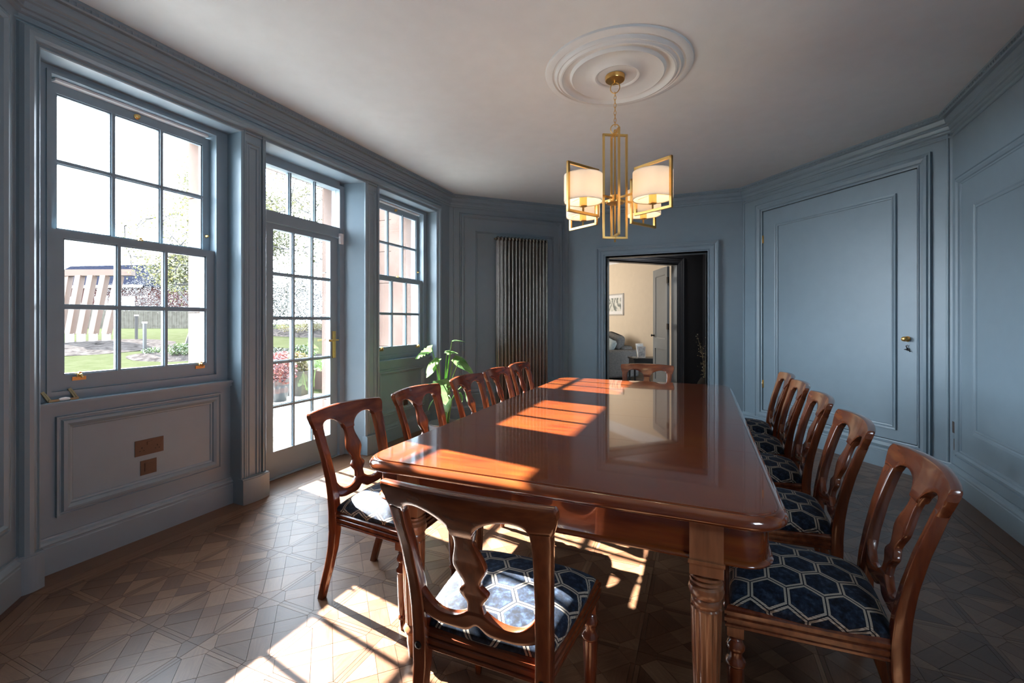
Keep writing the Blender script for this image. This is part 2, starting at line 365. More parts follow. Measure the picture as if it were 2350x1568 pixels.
# border boards round the field
fld = FIELD
def ring(poly, d): return offset_poly(poly, d)
for (d0, d1, nm) in ((0, -.030, 'border_strip'), (-.030, -.085, 'border_board'), (-.085, -.36, 'border_board')):
    A = ring(fld, d0); B = ring(fld, d1)
    for i in range(8):
        j = (i+1) % 8; a0, a1, b0, b1 = map(Vector, (A[i], A[j], B[i], B[j])); L = (a1-a0).length; n = max(1, round(L/1.35)); g = math.atan2((a1-a0).y, (a1-a0).x)
        for k in range(n):
            q = [tuple(a0.lerp(a1, k/n)), tuple(a0.lerp(a1, (k+1)/n)), tuple(b0.lerp(b1, (k+1)/n)), tuple(b0.lerp(b1, k/n))]
            q = shrink(q, .0011)
            me = floor_mesh(nm, [(*piece_geo(q, g, 0, 0, random.uniform(-.0002, .0002)), 0.0)], PARQ)
            o = bpy.data.objects.new(nm, me); COL.objects.link(o); o.parent = floor
for k in range(3):   # boards in the doorway recess
    me = floor_mesh('border_board', [(*piece_geo(shrink([(-3.31+.075*k, 2.40), (-3.24+.075*k, 2.40), (-3.24+.075*k, 3.5), (-3.31+.075*k, 3.5)], .001), pi/2, 0, 0, .0003), .0)], PARQ)
    if k < 2: o = bpy.data.objects.new('border_board', me); COL.objects.link(o); o.parent = floor
# ---- ceiling
c_ = MB(); c_.prism([(-3.3, .9), (-3.3, 5.2), (-1.9, 6.4), (.6, 6.4), (2.0, 4.7), (1.8, 1.0), (.5, -.3), (-1.9, -.3)], CZ, CZ+.12)
struct('ceiling', c_, CEIL, label='plain warm grey painted ceiling')
# ---- walls
WL = WF(OCT[0], OCT[1]); WFL = WF(OCT[1], OCT[2]); WFAR = WF(OCT[2], OCT[3]); WFR = WF(OCT[3], OCT[4]); WR = WF(OCT[4], OCT[5])
WNR = WF(OCT[5], OCT[6]); WN = WF(OCT[6], OCT[7]); WNL = WF(OCT[7], OCT[0])
m = MB(); Z1 = CZ
m.prism([(-3.3, 1.0), (-3.0, 1.06), (-3.0, 1.134), (-3.3, 1.134)], 0, Z1)
m.prism([(-3.3, 2.177), (-3.0, 2.177), (-3.0, 2.374), (-3.2, 2.470), (-3.3, 2.470)], 0, 2.635)
m.prism([(-3.3, 3.398), (-3.2, 3.398), (-3.0, 3.450), (-3.0, 3.655), (-3.3, 3.655)], 0, 2.635)
m.prism([(-3.3, 4.717), (-3.0, 4.717), (-3.0, 5.04), (-3.3, 5.1)], 0, Z1)
m.box(-3.3, -3.0, 1.134, 4.717, 2.635, Z1)
m.box(-3.3, -3.10, 1.134, 2.177, 0, .86); m.box(-3.3, -3.10, 3.655, 4.717, 0, .86)
wl = struct('wall_left', m, PAINT, label='blue-grey panelled wall holding two sash windows and the garden door')
m = MB(); WFL.box(m, -.02, WFL.L+.02, 0, Z1, -.2, 0); struct('wall_far_left', m, PAINT, label='blue-grey angled wall behind the tall column radiator')
m = MB(); dx0, dx1, dz = -1.21+1.80, .082+1.80, 2.185
WFAR.box(m, 0, dx0, 0, Z1, -.14, 0); WFAR.box(m, dx1, WFAR.L, 0, Z1, -.14, 0); WFAR.box(m, dx0, dx1, dz, Z1, -.14, 0)
struct('wall_far', m, PAINT, label='blue-grey far wall around the open doorway')
m = MB(); cs0, cs1, cz0, cz1 = .296, 1.888, .25, 2.58
WFR.box(m, -.02, cs0, 0, Z1, -.12, 0); WFR.box(m, cs1, WFR.L+.02, 0, Z1, -.12, 0); WFR.box(m, cs0, cs1, cz1, Z1, -.12, 0); WFR.box(m, cs0, cs1, 0, cz0, -.12, 0)
WFR.box(m, cs0, cs1, cz0, cz1, -.12, -.09)
struct('wall_far_right', m, PAINT, label='blue-grey angled wall around the large cupboard door')
m = MB(); WR.box(m, -.02, WR.L+.02, 0, Z1, -.15, 0); struct('wall_right', m, PAINT, label='blue-grey right wall with applied panel mouldings')
for nm, W in (('wall_near', WN), ('wall_near_left', WNL)):
    m = MB(); W.box(m, -.02, W.L+.02, 0, Z1, -.15, 0); struct(nm, m, PAINT, label='blue-grey angled wall behind the camera side of the room')
W = WNR; a, b, z0, z1 = .55, 1.10, 1.50, 2.20; m = MB()  # unseen window added here to lift the light on the window wall
W.box(m, -.02, a, 0, Z1, -.15, 0); W.box(m, b, W.L+.02, 0, Z1, -.15, 0); W.box(m, a, b, 0, z0, -.15, 0); W.box(m, a, b, z1, Z1, -.15, 0)
struct('wall_near_right', m, PAINT, label='blue-grey angled wall behind the camera with an opening added for fill light')
m = MB()
for q in ((a, a+.04, z0, z1), (b-.04, b, z0, z1), (a, b, z0, z0+.04), (a, b, z1-.04, z1), ((a+b)/2-.01, (a+b)/2+.01, z0, z1), (a, b, 1.84, 1.87)): W.box(m, *q, -.12, -.07)
wn = struct('window_3', m, PAINT, label='unseen small window added behind the camera for fill light')
m = MB(); W.box(m, a+.02, b-.02, z0+.02, z1-.02, -.097, -.093); m.build('pane', GLASS, wn)
area('window_portal', tuple(W.p((a+b)/2, (z0+z1)/2, -.17)), W.n.to_track_quat('-Z', 'Z').to_euler(), b-a, z1-z0, 1, portal=True)  # portal of the added fill window
# ---- cornice
CORN = [(.10, 0), (.10, .014), (.094, .018), (.094, .034), (.086, .040), (.060, .040), (.056, .052), (.050, .072), (.040, .080), (.040, .088), (.030, .094), (.024, .112), (.024, .122), (.014, .126), (.012, .140), (.004, .146), (0, .148)]
CORN = [(0, 0)]+CORN
m = MB(); m.sweep([(x, y, CZ) for x, y in OCT], [(a, b) for a, b in CORN], (0, 0, -1), closed=True)
struct('trim_1', m, PAINT, label='blue-grey stepped cornice running round the room under the ceiling')
# small enriched beading on the lip of the cornice
m = MB(); path = offset_poly(OCT, .098)
for i in range(8):
    a = Vector((*path[i], CZ-.026)); b = Vector((*path[(i+1) % 8], CZ-.026)); n = int((b-a).length/.03); d = (b-a)/n
    if i in (5, 6, 7): continue
    for k in range(n):
        p = a+d*(k+.5); u = d.normalized()
        m.lathe([(.001, -.008), (.004, -.005), (.005, 0), (.004, .005), (.001, .008)], 5, (p.x, p.y, p.z))
o = struct('trim_2', m, PAINT, label='row of small beads along the lip of the cornice')
# frieze line under the cornice
BEAD = [(-.009, 0), (-.009, .006), (-.004, .010), (.004, .010), (.009, .006), (.009, 0)]
# ---- skirting
SKIRT = [(0, .03), (.135, .03), (.140, .026), (.150, .026), (.154, .030), (.166, .024), (.176, .012), (.184, .010), (.184, 0)]
SKI = [(b, a) for a, b in SKIRT]
def skirt(name, W, s0, s1, lab, b=0):
    m = MB(); m.loft([[W.p(s, z, b+o_) for o_, z in [(0, 0)]+SKI] for s in (s0, s1)], smooth=False); return struct(name, m, PAINT, label=lab)
skirt('baseboard_far_left', WFL, 0, WFL.L, 'blue-grey moulded skirting below the radiator')
skirt('baseboard_far', WFAR, 0, dx0-.127, 'blue-grey skirting left of the open doorway')
skirt('baseboard_far', WFAR, dx1+.135, WFAR.L, 'blue-grey skirting right of the open doorway')
skirt('baseboard_far_right', WFR, 0, WFR.L, 'blue-grey moulded skirting below the cupboard door')
skirt('baseboard_right', WR, 0, WR.L, 'blue-grey moulded skirting along the right wall')
WP = WF((-3.10, 1.134), (-3.10, 2.177)); WP3 = WF((-3.10, 3.655), (-3.10, 4.717))
skirt('baseboard_left', WP, 0, WP.L, 'blue-grey moulded skirting below the nearer sash window')
skirt('baseboard_left', WP3, 0, WP3.L, 'blue-grey moulded skirting below the farther sash window')
skirt('baseboard_near_left', WNL, .1, WNL.L, 'blue-grey skirting of the angled wall at the left edge')
# ---- great frame moulding round the window wall, piers and plinths
TORUS = [(-.052, 0), (-.052, .012), (-.044, .016), (-.040, .010), (-.034, .010), (-.030, .030), (-.018, .044), (0, .050), (.016, .044), (.028, .028), (.034, .014), (.040, .014), (.044, .022), (.052, .020), (.052, 0)]
m = MB(); WL.frame(m, 1.082-1.06, 4.772-1.06, .18, 2.692, TORUS); struct('trim_3', m, PAINT, label='thick rounded moulding framing the whole window wall')
LIP = [(0, 0), (0, .012), (.006, .018), (.012, .012), (.018, .012), (.024, .020), (.030, .020), (.030, 0)]
for i, (a, b) in enumerate(((1.134, 2.177), (2.374, 3.450), (3.655, 4.717))):
    m = MB(); WL.frame(m, a-1.06, b-1.06, .18, 2.635, LIP)
    struct('trim_%d' % (4+i), m, PAINT, label='narrow beaded edge round the '+('nearer window opening', 'garden door opening', 'farther window opening')[i])
PANEL_IN = [(0, 0), (0, .006), (-.006, .012), (-.012, .012), (-.018, .004), (-.024, .004), (-.030, .010), (-.036, .010), (-.040, 0)]
for i, (a, b) in enumerate(((2.177, 2.374), (3.450, 3.655))):
    m = MB(); WL.frame(m, a-1.06+.042, b-1.06-.042, .18, 2.58, [(x+.006, y) for x, y in PANEL_IN])
    struct('trim_%d' % (7+i), m, PAINT, label='reeded pilaster face '+('between the nearer window and the garden door', 'between the garden door and the farther window')[i])
for i, (a, b) in enumerate(((1.035, 1.138), (2.172, 2.380), (3.444, 3.660), (4.712, 4.826))):
    m = MB(); n = 8; poly = [(-3.02, a)]+[(-3.0+.042+.014*math.sin(pi*k/n), a+(b-a)*k/n) for k in range(n+1)]+[(-3.02, b)]
    m.prism(poly, 0, .172); m.prism([(x-.006, y) if x > -3.01 else (x, y) for x, y in poly], .172, .18)
    struct('trim_%d' % (9+i), m, PAINT, label='bowed plinth block at the foot of '+('the left edge of the window wall', 'the pier left of the garden door', 'the pier right of the garden door', 'the right edge of the window wall')[i])
# ---- panel mouldings
PM = [(-.034, 0), (-.030, .006), (-.022, .008), (-.018, .018), (-.004, .028), (.010, .026), (.016, .012), (.022, .012), (.026, .020), (.034, .020), (.034, 0)]
PS = [(-.016, 0), (-.014, .006), (-.006, .008), (-.002, .004), (.004, .010), (.014, .012), (.016, 0)]
m = MB(); WP.rect(m, 1.268-1.134, 2.066-1.134, .310, .762, [(a*1.05, b) for a, b in PM]); struct('trim_13', m, PAINT, label='rectangular panel moulding under the nearer window')
m = MB(); WP3.rect(m, .13, WP3.L-.13, .310, .745, [(a*.9, b*.8) for a, b in PM]); struct('trim_14', m, PAINT, label='rectangular panel moulding under the farther window')
m = MB(); WFL.rect(m, .175, 1.62, .36, 2.68, PM); struct('trim_15', m, PAINT, label='outer panel moulding on the angled wall behind the radiator')
m = MB(); WFL.rect(m, .372, 1.50, .50, 2.475, PS); struct('trim_16', m, PAINT, label='inner panel moulding on the angled wall behind the radiator')
m = MB(); WR.rect(m, .13, 2.9, .29, 2.36, PM); struct('trim_17', m, PAINT, label='outer panel moulding on the right wall')
m = MB(); WR.rect(m, .385, 2.65, .505, 2.12, [(a*1.5, b) for a, b in PS]); struct('trim_18', m, PAINT, label='inner panel moulding on the right wall')
m = MB(); WNL.rect(m, .12, WNL.L-.12, .36, 2.68, PM); struct('trim_19', m, PAINT, label='panel moulding on the angled wall at the left edge')
for i, (W, s) in enumerate(((WFR, .02), (WFR, WFR.L-.03), (WFAR, .06), (WFL, .06))):
    m = MB(); m.loft([[W.p(s+a, z, b) for a, b in BEAD] for z in (.184, CZ-.148)], smooth=False)
    struct('trim_%d' % (20+i), m, PAINT, label='thin upright bead '+('at the left end of the cupboard wall', 'at the right end of the cupboard wall', 'at the left end of the far wall', 'beside the right edge of the window wall')[i])
m = MB()
for W in (WFR, WR): m.loft([[W.p(s, 2.745+a, b) for a, b in BEAD] for s in (.0, W.L)], smooth=False)
struct('trim_24', m, PAINT, label='thin level bead below the cornice on the right-hand walls')
# ---- architrave of the far doorway and lining
ARCH = [(0, 0), (0, .018), (.010, .022), (.014, .014), (.020, .014), (.024, .022), (.060, .026), (.066, .034), (.074, .034), (.080, .026), (.098, .034), (.112, .046), (.122, .048), (.128, .040), (.135, .040), (.135, 0)]
m = MB(); WFAR.frame(m, dx0, dx1, 0, dz, ARCH); struct('trim_25', m, PAINT, label='deep moulded architrave of the open doorway in the far wall')
m = MB(); WFAR.frame(m, dx0+.02, dx1-.02, 0, dz-.02, [(0, 0), (0, -.15), (.02, -.15), (.02, 0)]); struct('trim_26', m, PAINT, label='timber lining of the open doorway in the far wall')
# ---- cupboard door in the angled wall
CUPA = [(-.004, 0), (-.004, .012), (.006, .016), (.010, .008), (.018, .008), (.024, .022), (.050, .034), (.068, .030), (.074, .016), (.080, .016), (.086, .024), (.092, .024), (.092, 0)]
m = MB(); WFR.rect(m, cs0, cs1, cz0, cz1, CUPA); struct('trim_27', m, PAINT, label='moulded surround of the large cupboard door')
m = MB(); WFR.box(m, cs0+.008, cs1-.016, cz0+.008, cz1-.010, -.045, -.002)
d2 = struct('door_2', m, PAINT, label='large blue-grey flush cupboard door with one applied panel')
m = MB(); WFR.rect(m, .490, 1.700, .37, 2.385, [(a*1.3, b*1.2) for a, b in PS]); m.build('panel_moulding', PAINT, d2)
def knob_mesh(W, s, z, sc=1.0):
    m = MB(); M = Matrix.Translation(W.p(s, z, 0)) @ W.n.to_track_quat('Z', 'Y').to_matrix().to_4x4()
    m.lathe([(.0, 0), (.022*sc, 0), (.024*sc, .004), (.014*sc, .008), (.008*sc, .014), (.008*sc, .024), (.014*sc, .030), (.021*sc, .040), (.019*sc, .050), (.010*sc, .056), (0, .057)], 18, M=M); return m
knob_mesh(WFR, 1.804, 1.144).build('knob', BRASS, d2)
m = MB(); M = Matrix.Translation(WFR.p(1.807, 1.055, 0)) @ WFR.n.to_track_quat('Z', 'Y').to_matrix().to_4x4()
m.lathe([(0, 0), (.013, 0), (.013, .004), (.004, .005), (.003, .03), (0, .03)], 12, M=M); m.lathe([(.004, 0), (.009, .002), (.009, .006), (.004, .008), (.004, 0)], 12, c=WFR.p(1.807, 1.051, .033)); m.tube([WFR.p(1.807, 1.06, .008), WFR.p(1.80, 1.085, .014), WFR.p(1.812, 1.092, .010)], .004, 6)
m.tube([WFR.p(1.815, 1.05, .008), WFR.p(1.83, 1.036, .012)], .004, 6); m.build('key', BLACK, d2)
for z in (2.25, .56):
    m = MB(); WFR.box(m, cs0-.006, cs0+.016, z-.045, z+.045, -.003, .004); m.tube([WFR.p(cs0+.004, z-.045, .006), WFR.p(cs0+.004, z+.045, .006)], .006, 8); m.build('hinge', BRASS, d2)
# ================================================================== WINDOWS AND GARDEN DOOR
def pane_grid(parent, x, ys, zs, bar=.018, dep=.03):
    for j in range(len(zs)-1):
        for i in range(len(ys)-1):
            q = MB().box(x-.002, x+.002, ys[i]-.004, ys[i+1]+.004, zs[j]-.004, zs[j+1]+.004); q.build('pane', GLASS, parent)
def bars(m, x, ys, zs, wid, dep):     # moulded glazing bars
    for y in ys[1:-1]:
        m.box(x-dep*.5, x+dep*.5, y-wid*.30, y+wid*.30, zs[0], zs[-1]); m.box(x-dep*.20, x+dep*.25, y-wid*.5, y+wid*.5, zs[0], zs[-1])
    for z in zs[1:-1]:
        m.box(x-dep*.5+.0008, x+dep*.5-.0008, ys[0], ys[-1], z-wid*.30, z+wid*.30); m.box(x-dep*.20+.0008, x+dep*.25-.0008, ys[0], ys[-1], z-wid*.5, z+wid*.5)
def sash(x, y0, y1, z0, z1, st, rb, rt, rows, parent, name, bar=.027):
    m = MB(); d = .042; a, b = x-d/2, x+d/2
    m.box(a, b, y0, y0+st, z0, z1); m.box(a, b, y1-st, y1, z0, z1); m.box(a, b, y0+st, y1-st, z0, z0+rb); m.box(a, b, y0+st, y1-st, z1-rt, z1)
    gy0, gy1, gz0, gz1 = y0+st, y1-st, z0+rb, z1-rt; e_ = .008
    for q in ((gy0, gy0+e_, gz0, gz1), (gy1-e_, gy1, gz0, gz1), (gy0, gy1, gz0, gz0+e_), (gy0, gy1, gz1-e_, gz1)): m.box(x-.010, x+.012, *q)
    ys = [gy0+(gy1-gy0)*i/3 for i in range(4)]; zs = [gz0+(gz1-gz0)*i/rows for i in range(rows+1)]
    bars(m, x, ys, zs, bar, .041); s = m.build(name, PAINT, parent); pane_grid(s, x, ys, zs); return s
def window(n, y0, y1, lab):
    c = (y0+y1)/2; m = MB(); xf = -3.13; iy0, iy1 = y0+.092, y1-.087
    m.box(-3.295, xf, y0-.0, iy0, .86, 2.635); m.box(-3.295, xf, iy1, y1+.0, .86, 2.635); m.box(-3.295, xf, iy0, iy1, 2.592, 2.635); m.box(-3.295, xf, iy0, iy1, .86, .925)
    for q in ((iy0-.018, iy0, .905, 2.61), (iy1, iy1+.018, .905, 2.61), (iy0, iy1, .905, .925), (iy0, iy1, 2.592, 2.61)): m.box(xf, xf+.012, *q)
    wn = struct('window_%d' % n, m, PAINT, label=lab)
    m = MB(); m.box(-3.36, -3.075, y0+.001, y1-.001, .858, .876); m.box(-3.075, -3.068, y0+.001, y1, .860, .874); m.box(-3.10, -3.082, y0, y1, .835, .858); m.build('sill', PAINT, wn)
    lo = sash(-3.160, iy0+.002, iy1-.002, .9255, 1.785, .054, .082, .042, 2, wn, 'lower_sash')
    up = sash(-3.212, iy0+.002, iy1-.002, 1.745, 2.575, .045, .048, .052, 2, wn, 'upper_sash')
    m = MB(); m.box(-3.20, -3.155, iy0+.03, iy1-.03, 2.577, 2.590); m.build('vent_strip', WHITE, wn)
    for yy in (iy0+.12, iy1-.10):    # brass lifts on the bottom rail
        m = MB(); X = -3.137
        m.box(X-.002, X+.004, yy-.030, yy+.030, .975, .995); m.prism([(-.014, 0), (.014, 0), (.004, .030), (-.004, .030)], 0, .014, Matrix.Translation((X, yy, .992)) @ Matrix(((0, 0, 1, 0), (1, 0, 0, 0), (0, 1, 0, 0), (0, 0, 0, 1))))
        m.tube([(X+.004, yy, 1.012), (X+.022, yy, 1.006), (X+.026, yy+.004, .99)], .006, 8); m.build('sash_lift', BRASS, lo)
    m = MB(); m.lathe([(0, 0), (.014, 0), (.014, .006), (.008, .010), (.008, .018), (.012, .022), (0, .026)], 12, (-3.168, c, 1.785)); m.box(-3.20, -3.15, c-.006, c+.006, 1.785, 1.795); m.build('sash_catch', BRASS, lo)
    m = MB(); m.lathe([(0, 0), (.016, 0), (.016, .006), (.009, .01), (.012, .02), (0, .026)], 12, M=Matrix.Translation((-3.19, c-.01, 2.55)) @ Matrix.Rotation(pi/2, 4, 'Y')); m.build('pull_knob', BRASS, up)
    m = MB(); m.lathe([(0, 0), (.012, 0), (.009, .012), (.006, .02), (0, .024)], 12, M=Matrix.Translation((-3.19, iy1-.022, 1.89)) @ Matrix.Rotation(pi/2, 4, 'Y')); m.build('stop_knob', BRASS, up)
    m = MB(); m.tube([(-3.150, iy1+.004, 1.79), (-3.150, iy1+.004, 2.42)], .004, 6); m.build('sash_cord', WHITE, wn)
    return wn
window(1, 1.134, 2.177, 'large blue-grey sash window nearest the camera, above the double socket')
window(2, 3.655, 4.717, 'blue-grey sash window beyond the garden door, partly hidden by the pier')
# garden door: frame, transom light, leaf
m = MB(); XD = -3.25
for a, b in ((2.470, 2.530), (3.338, 3.398)): m.box(XD-.05, -3.20, a, b, 0, 2.6)
m.box(XD-.05, -3.20, 2.53, 3.338, 2.560, 2.635); m.box(XD-.05, -3.205, 2.53, 3.338, 2.100, 2.192); m.box(XD-.05, -3.20, 2.53, 3.338, -.004, .012)
ys = [2.534+(3.334-2.534)*i/3 for i in range(4)]; zs = [2.192, 2.560]; bars(m, XD, ys, zs, .032, .044)
d1 = struct('door_1', m, PAINT, label='blue-grey glazed garden door under a three-pane transom')
pane_grid(d1, XD, ys, zs)
m = MB(); y0, y1, z0, z1 = 2.536, 3.332, .014, 2.094; gy0, gy1, gz0, gz1 = 2.630, 3.244, .224, 2.052; a, b = XD-.024, XD+.024
m.box(a, b, y0, gy0, z0, z1); m.box(a, b, gy1, y1, z0, z1); m.box(a, b, gy0, gy1, z0, gz0); m.box(a, b, gy0, gy1, gz1, z1)
ys = [gy0+(gy1-gy0)*i/3 for i in range(4)]; zs = [gz0+(gz1-gz0)*i/5 for i in range(6)]; bars(m, XD, ys, zs, .029, .044)
lf = m.build('door_leaf', PAINT, d1); pane_grid(lf, XD, ys, zs)
m = MB(); X = XD+.024; m.box(X, X+.008, 3.267, 3.305, .945, 1.200); m.build('handle_plate', BRASS, lf, bevel=.002)
m = MB(); m.tube([(X+.004, 3.286, 1.115), (X+.045, 3.286, 1.115)], .008, 10); m.tube([(X+.045, 3.300, 1.115), (X+.048, 3.25, 1.117), (X+.046, 3.205, 1.112), (X+.035, 3.185, 1.115)], [.008, .009, .010, .012], 10)
m.lathe([(0, 0), (.010, 0), (.010, .004), (.004, .005), (.004, .012), (0, .012)], 10, M=Matrix.Translation((X+.006, 3.286, 1.0)) @ Matrix.Rotation(pi/2, 4, 'Y')); m.build('lever_handle', BRASS, lf)
m = MB(); m.box(-3.199, -3.176, 3.322, 3.346, 2.035, 2.135); m.box(-3.199, -3.180, 3.350, 3.366, 2.035, 2.135)
tag(m.build('alarm_contact', WHITE, bevel=.003), 'small white alarm contact at the top right corner of the garden door', 'alarm sensor')
m = MB(); m.box(-3.203, -3.196, 2.53, 3.345, .0, .004); struct('trim_28', m, STEEL, label='thin metal threshold strip under the garden door')
# stone outer skin of the wall
m = MB(); g = .006
def stone(y0, y1, z0, z1):
    n = max(1, round((z1-z0)/.42))
    for k in range(n): m.box(-3.44, -3.302, y0, y1, z0+(z1-z0)*k/n+g/2, z0+(z1-z0)*(k+1)/n-g/2)
for q in ((.6, 1.20, -.3, 2.6), (2.10, 2.50, -.3, 2.6), (3.352, 3.73, -.3, 2.6), (4.64, 5.15, -.3, 2.6), (1.20, 2.10, -.3, .86), (3.73, 4.64, -.3, .86)): stone(*q)
m.box(-3.43, -3.302, .6, 5.15, 2.60, 3.4); m.box(-3.42, -3.302, 1.1, 4.7, -.3, -.05)
sw = struct('wall_left_outer', m, STONE, label='pink sandstone outer face and jambs of the window wall')
m = MB()
for k in range(8): m.box(-4.35, -3.44, 4.86, 5.2, -.3+k*.42+.003, -.3+(k+1)*.42-.003)
m.box(-4.36, -4.0, 4.80, 4.86, -.3, 3.1); m.box(-3.75, -3.44, 4.82, 4.86, -.3, 3.1)
struct('wall_outer_pier', m, STONE, label='pink sandstone pier projecting beyond the farther window')
# ================================================================== CEILING ROSE
m = MB(); k = 1.0
m.lathe([(.465, 0), (.462, .012), (.452, .018), (.420, .020), (.412, .014), (.404, .016), (.398, .028), (.388, .034), (.380, .030), (.374, .032), (.366, .042), (.356, .044), (.350, .036), (.338, .024), (.318, .018), (.304, .022), (.298, .034), (.290, .040), (.282, .036), (.262, .030), (.21, .020), (.165, .024), (.150, .034), (.140, .040), (.130, .038), (.124, .032), (.06, .030), (0, .030)], 96, M=Matrix.Diagonal((1, 1, -1, 1)))
tag(m.build('ceiling_rose', CEIL, loc=(-.50, 2.95, CZ)), 'round moulded plaster rose on the ceiling above the chandelier', 'ceiling rose')
# ================================================================== TABLE
TX0, TX1, TY0, TY1, TR = -1.25, .235, 1.385, 4.17, .13
tb = empty('dining_table', ((TX0+TX1)/2, (TY0+TY1)/2, 0), 0, 'long polished mahogany extending dining table on reeded legs', 'table')
ox, oy = (TX0+TX1)/2, (TY0+TY1)/2
EP = [(.030, .716), (.016, .716), (.008, .718), (.003, .722), (.0005, .728), (0, .734), (.002, .740), (.006, .746), (.012, .751), (.019, .7545), (.025, .756), (.027, .7555), (.0285, .7598), (.032, .7600)]
J = [TY0, 2.07, 2.60, 3.13, 3.66, TY1]
def outline(a, y0, y1, r0, r1):
    X0, X1 = TX0+a, TX1-a; P = []
    def arc(cx, cy, r, t0): return [(cx+r*math.cos(t0+pi/2*i/18), cy+r*math.sin(t0+pi/2*i/18)) for i in range(19)]
    if r0: r = TR-a; P += arc(X0+r, y0+a+r, r, pi)+arc(X1-r, y0+a+r, r, 1.5*pi)
    else: P += [(X0, y0), (X1, y0)]
    if r1: r = TR-a; P += arc(X1-r, y1-a-r, r, 0)+arc(X0+r, y1-a-r, r, pi/2)
    else: P += [(X1, y1), (X0, y1)]
    return P
for i in range(5):
    g = .0006; y0, y1 = J[i]+(g if i else 0), J[i+1]-(g if i < 4 else 0)
    m = MB(); rs = [[Vector((x-ox, y-oy, z)) for x, y in outline(a, y0, y1, i == 0, i == 4)] for a, z in EP]
    m.loft(rs, caps=False, smooth=True); m.add(rs[-1], [tuple(range(len(rs[-1])))]); m.add(rs[0], [tuple(range(len(rs[0])))[::-1]])
    m.build('table_leaf', TOP, tb)
m = MB(); AP = [(.062, .598), (.040, .598), (.038, .603), (.042, .608), (.050, .612), (.050, .716), (.070, .716)]
m.loft([[Vector((x-ox, y-oy, z)) for x, y in outline(a, TY0, TY1, 1, 1)] for a, z in AP], caps=False, smooth=True)
m.build('apron', TOP, tb)
def table_leg():
    m = MB(); m.box(-.046, .046, -.046, .046, .556, .714); m.box(-.050, .050, -.050, .050, .590, .600)
    reed = lambda a, z: 1+(.10*abs(math.sin(a*6)) if .13 < z < .452 else 0)
    m.lathe([(.034, .556), (.036, .548), (.044, .545), (.045, .538), (.036, .534), (.044, .530), (.046, .524), (.038, .520), (.047, .512), (.050, .498), (.046, .484), (.038, .478), (.042, .472), (.043, .458), (.040, .452), (.0405, .448), (.0405, .44), (.038, .33), (.034, .22), (.029, .140), (.029, .131), (.026, .128), (.034, .120), (.040, .108), (.036, .095), (.026, .088), (.027, .06), (.022, .02), (.020, 0)], 72, mod=reed)
    return m
lg = table_leg()
for yy in (1.464, 1.985, 3.57, 4.09):
    for xx in (-1.03, .015): lg.build('table_leg', TLEG, tb, loc=(xx-ox, yy-oy, 0))
# ================================================================== CHAIRS
def interp(P, z):
    if z <= P[0][0]: return P[0][1]
    for (a, u), (b, v) in zip(P, P[1:]):
        if z <= b: t = (z-a)/(b-a); return u+(v-u)*t
    return P[-1][1]
BY = [(0, -.285), (.08, -.262), (.16, -.236), (.25, -.213), (.33, -.203), (.43, -.203), (.50, -.207), (.58, -.218), (.68, -.240), (.78, -.270), (.87, -.302)]
def bow(s, z): return -.036*max(0, 1-(s/.245)**2)*min(1, max(0, (z-.40)/.42))
def oct_ring(lo, hi, t, f, c=.006):
    # ring across a strip: lo..hi is the width, t the half thickness, f maps (w, t) to a point
    c = min(c, (hi-lo)*.3, t*.7); k = 5; a, b = lo+c, hi-c
    P = [(a+(b-a)*i/k, -t) for i in range(k+1)]+[(hi-c*.3, -t+c*.3), (hi, -t+c), (hi, t-c), (hi-c*.3, t-c*.3)]+[(b+(a-b)*i/k, t) for i in range(k+1)]+[(lo+c*.3, t-c*.3), (lo, t-c), (lo, -t+c), (lo+c*.3, -t+c*.3)]
    return [f(w, q) for w, q in P]
def sstrip(ss, lo, hi, th, c=.006):       # stations along s, width in z
    rings = []
    for s in ss:
        f = lambda z, q, s=s: Vector((s, interp(BY, z)+bow(s, z)+q, z)); rings.append(oct_ring(lo(s), hi(s), th(s), f, c))
    return MB().loft(rings)
def zstrip(zs, lo, hi, th, c=.006):       # stations along z, width in s
    rings = []
    for z in zs:
        f = lambda s, q, z=z: Vector((s, interp(BY, z)+bow(s, z)+q, z)); rings.append(oct_ring(lo(z), hi(z), th(z), f, c))
    return MB().loft(rings)
def sinterp(P, z):
    if z <= P[0][0]: return P[0][1]
    for (a, u), (b, v) in zip(P, P[1:]):
        if z <= b: t = (z-a)/(b-a); t = t*t*(3-2*t); return u+(v-u)*t
    return P[-1][1]
def fr(a, b, n): return [a+(b-a)*i/n for i in range(n+1)]
def crest_lo(s):
    a = abs(s)
    if a >= .178: return .792+.050*max(0, (a-.228)/.018)**1.3
    if a <= .030: return .760
    t = (a-.104)/.074; base = .760+(.792-.760)*max(0, (a-.03)/.148); return base+(.820-.776)*math.sqrt(max(0, 1-t*t))*1.0
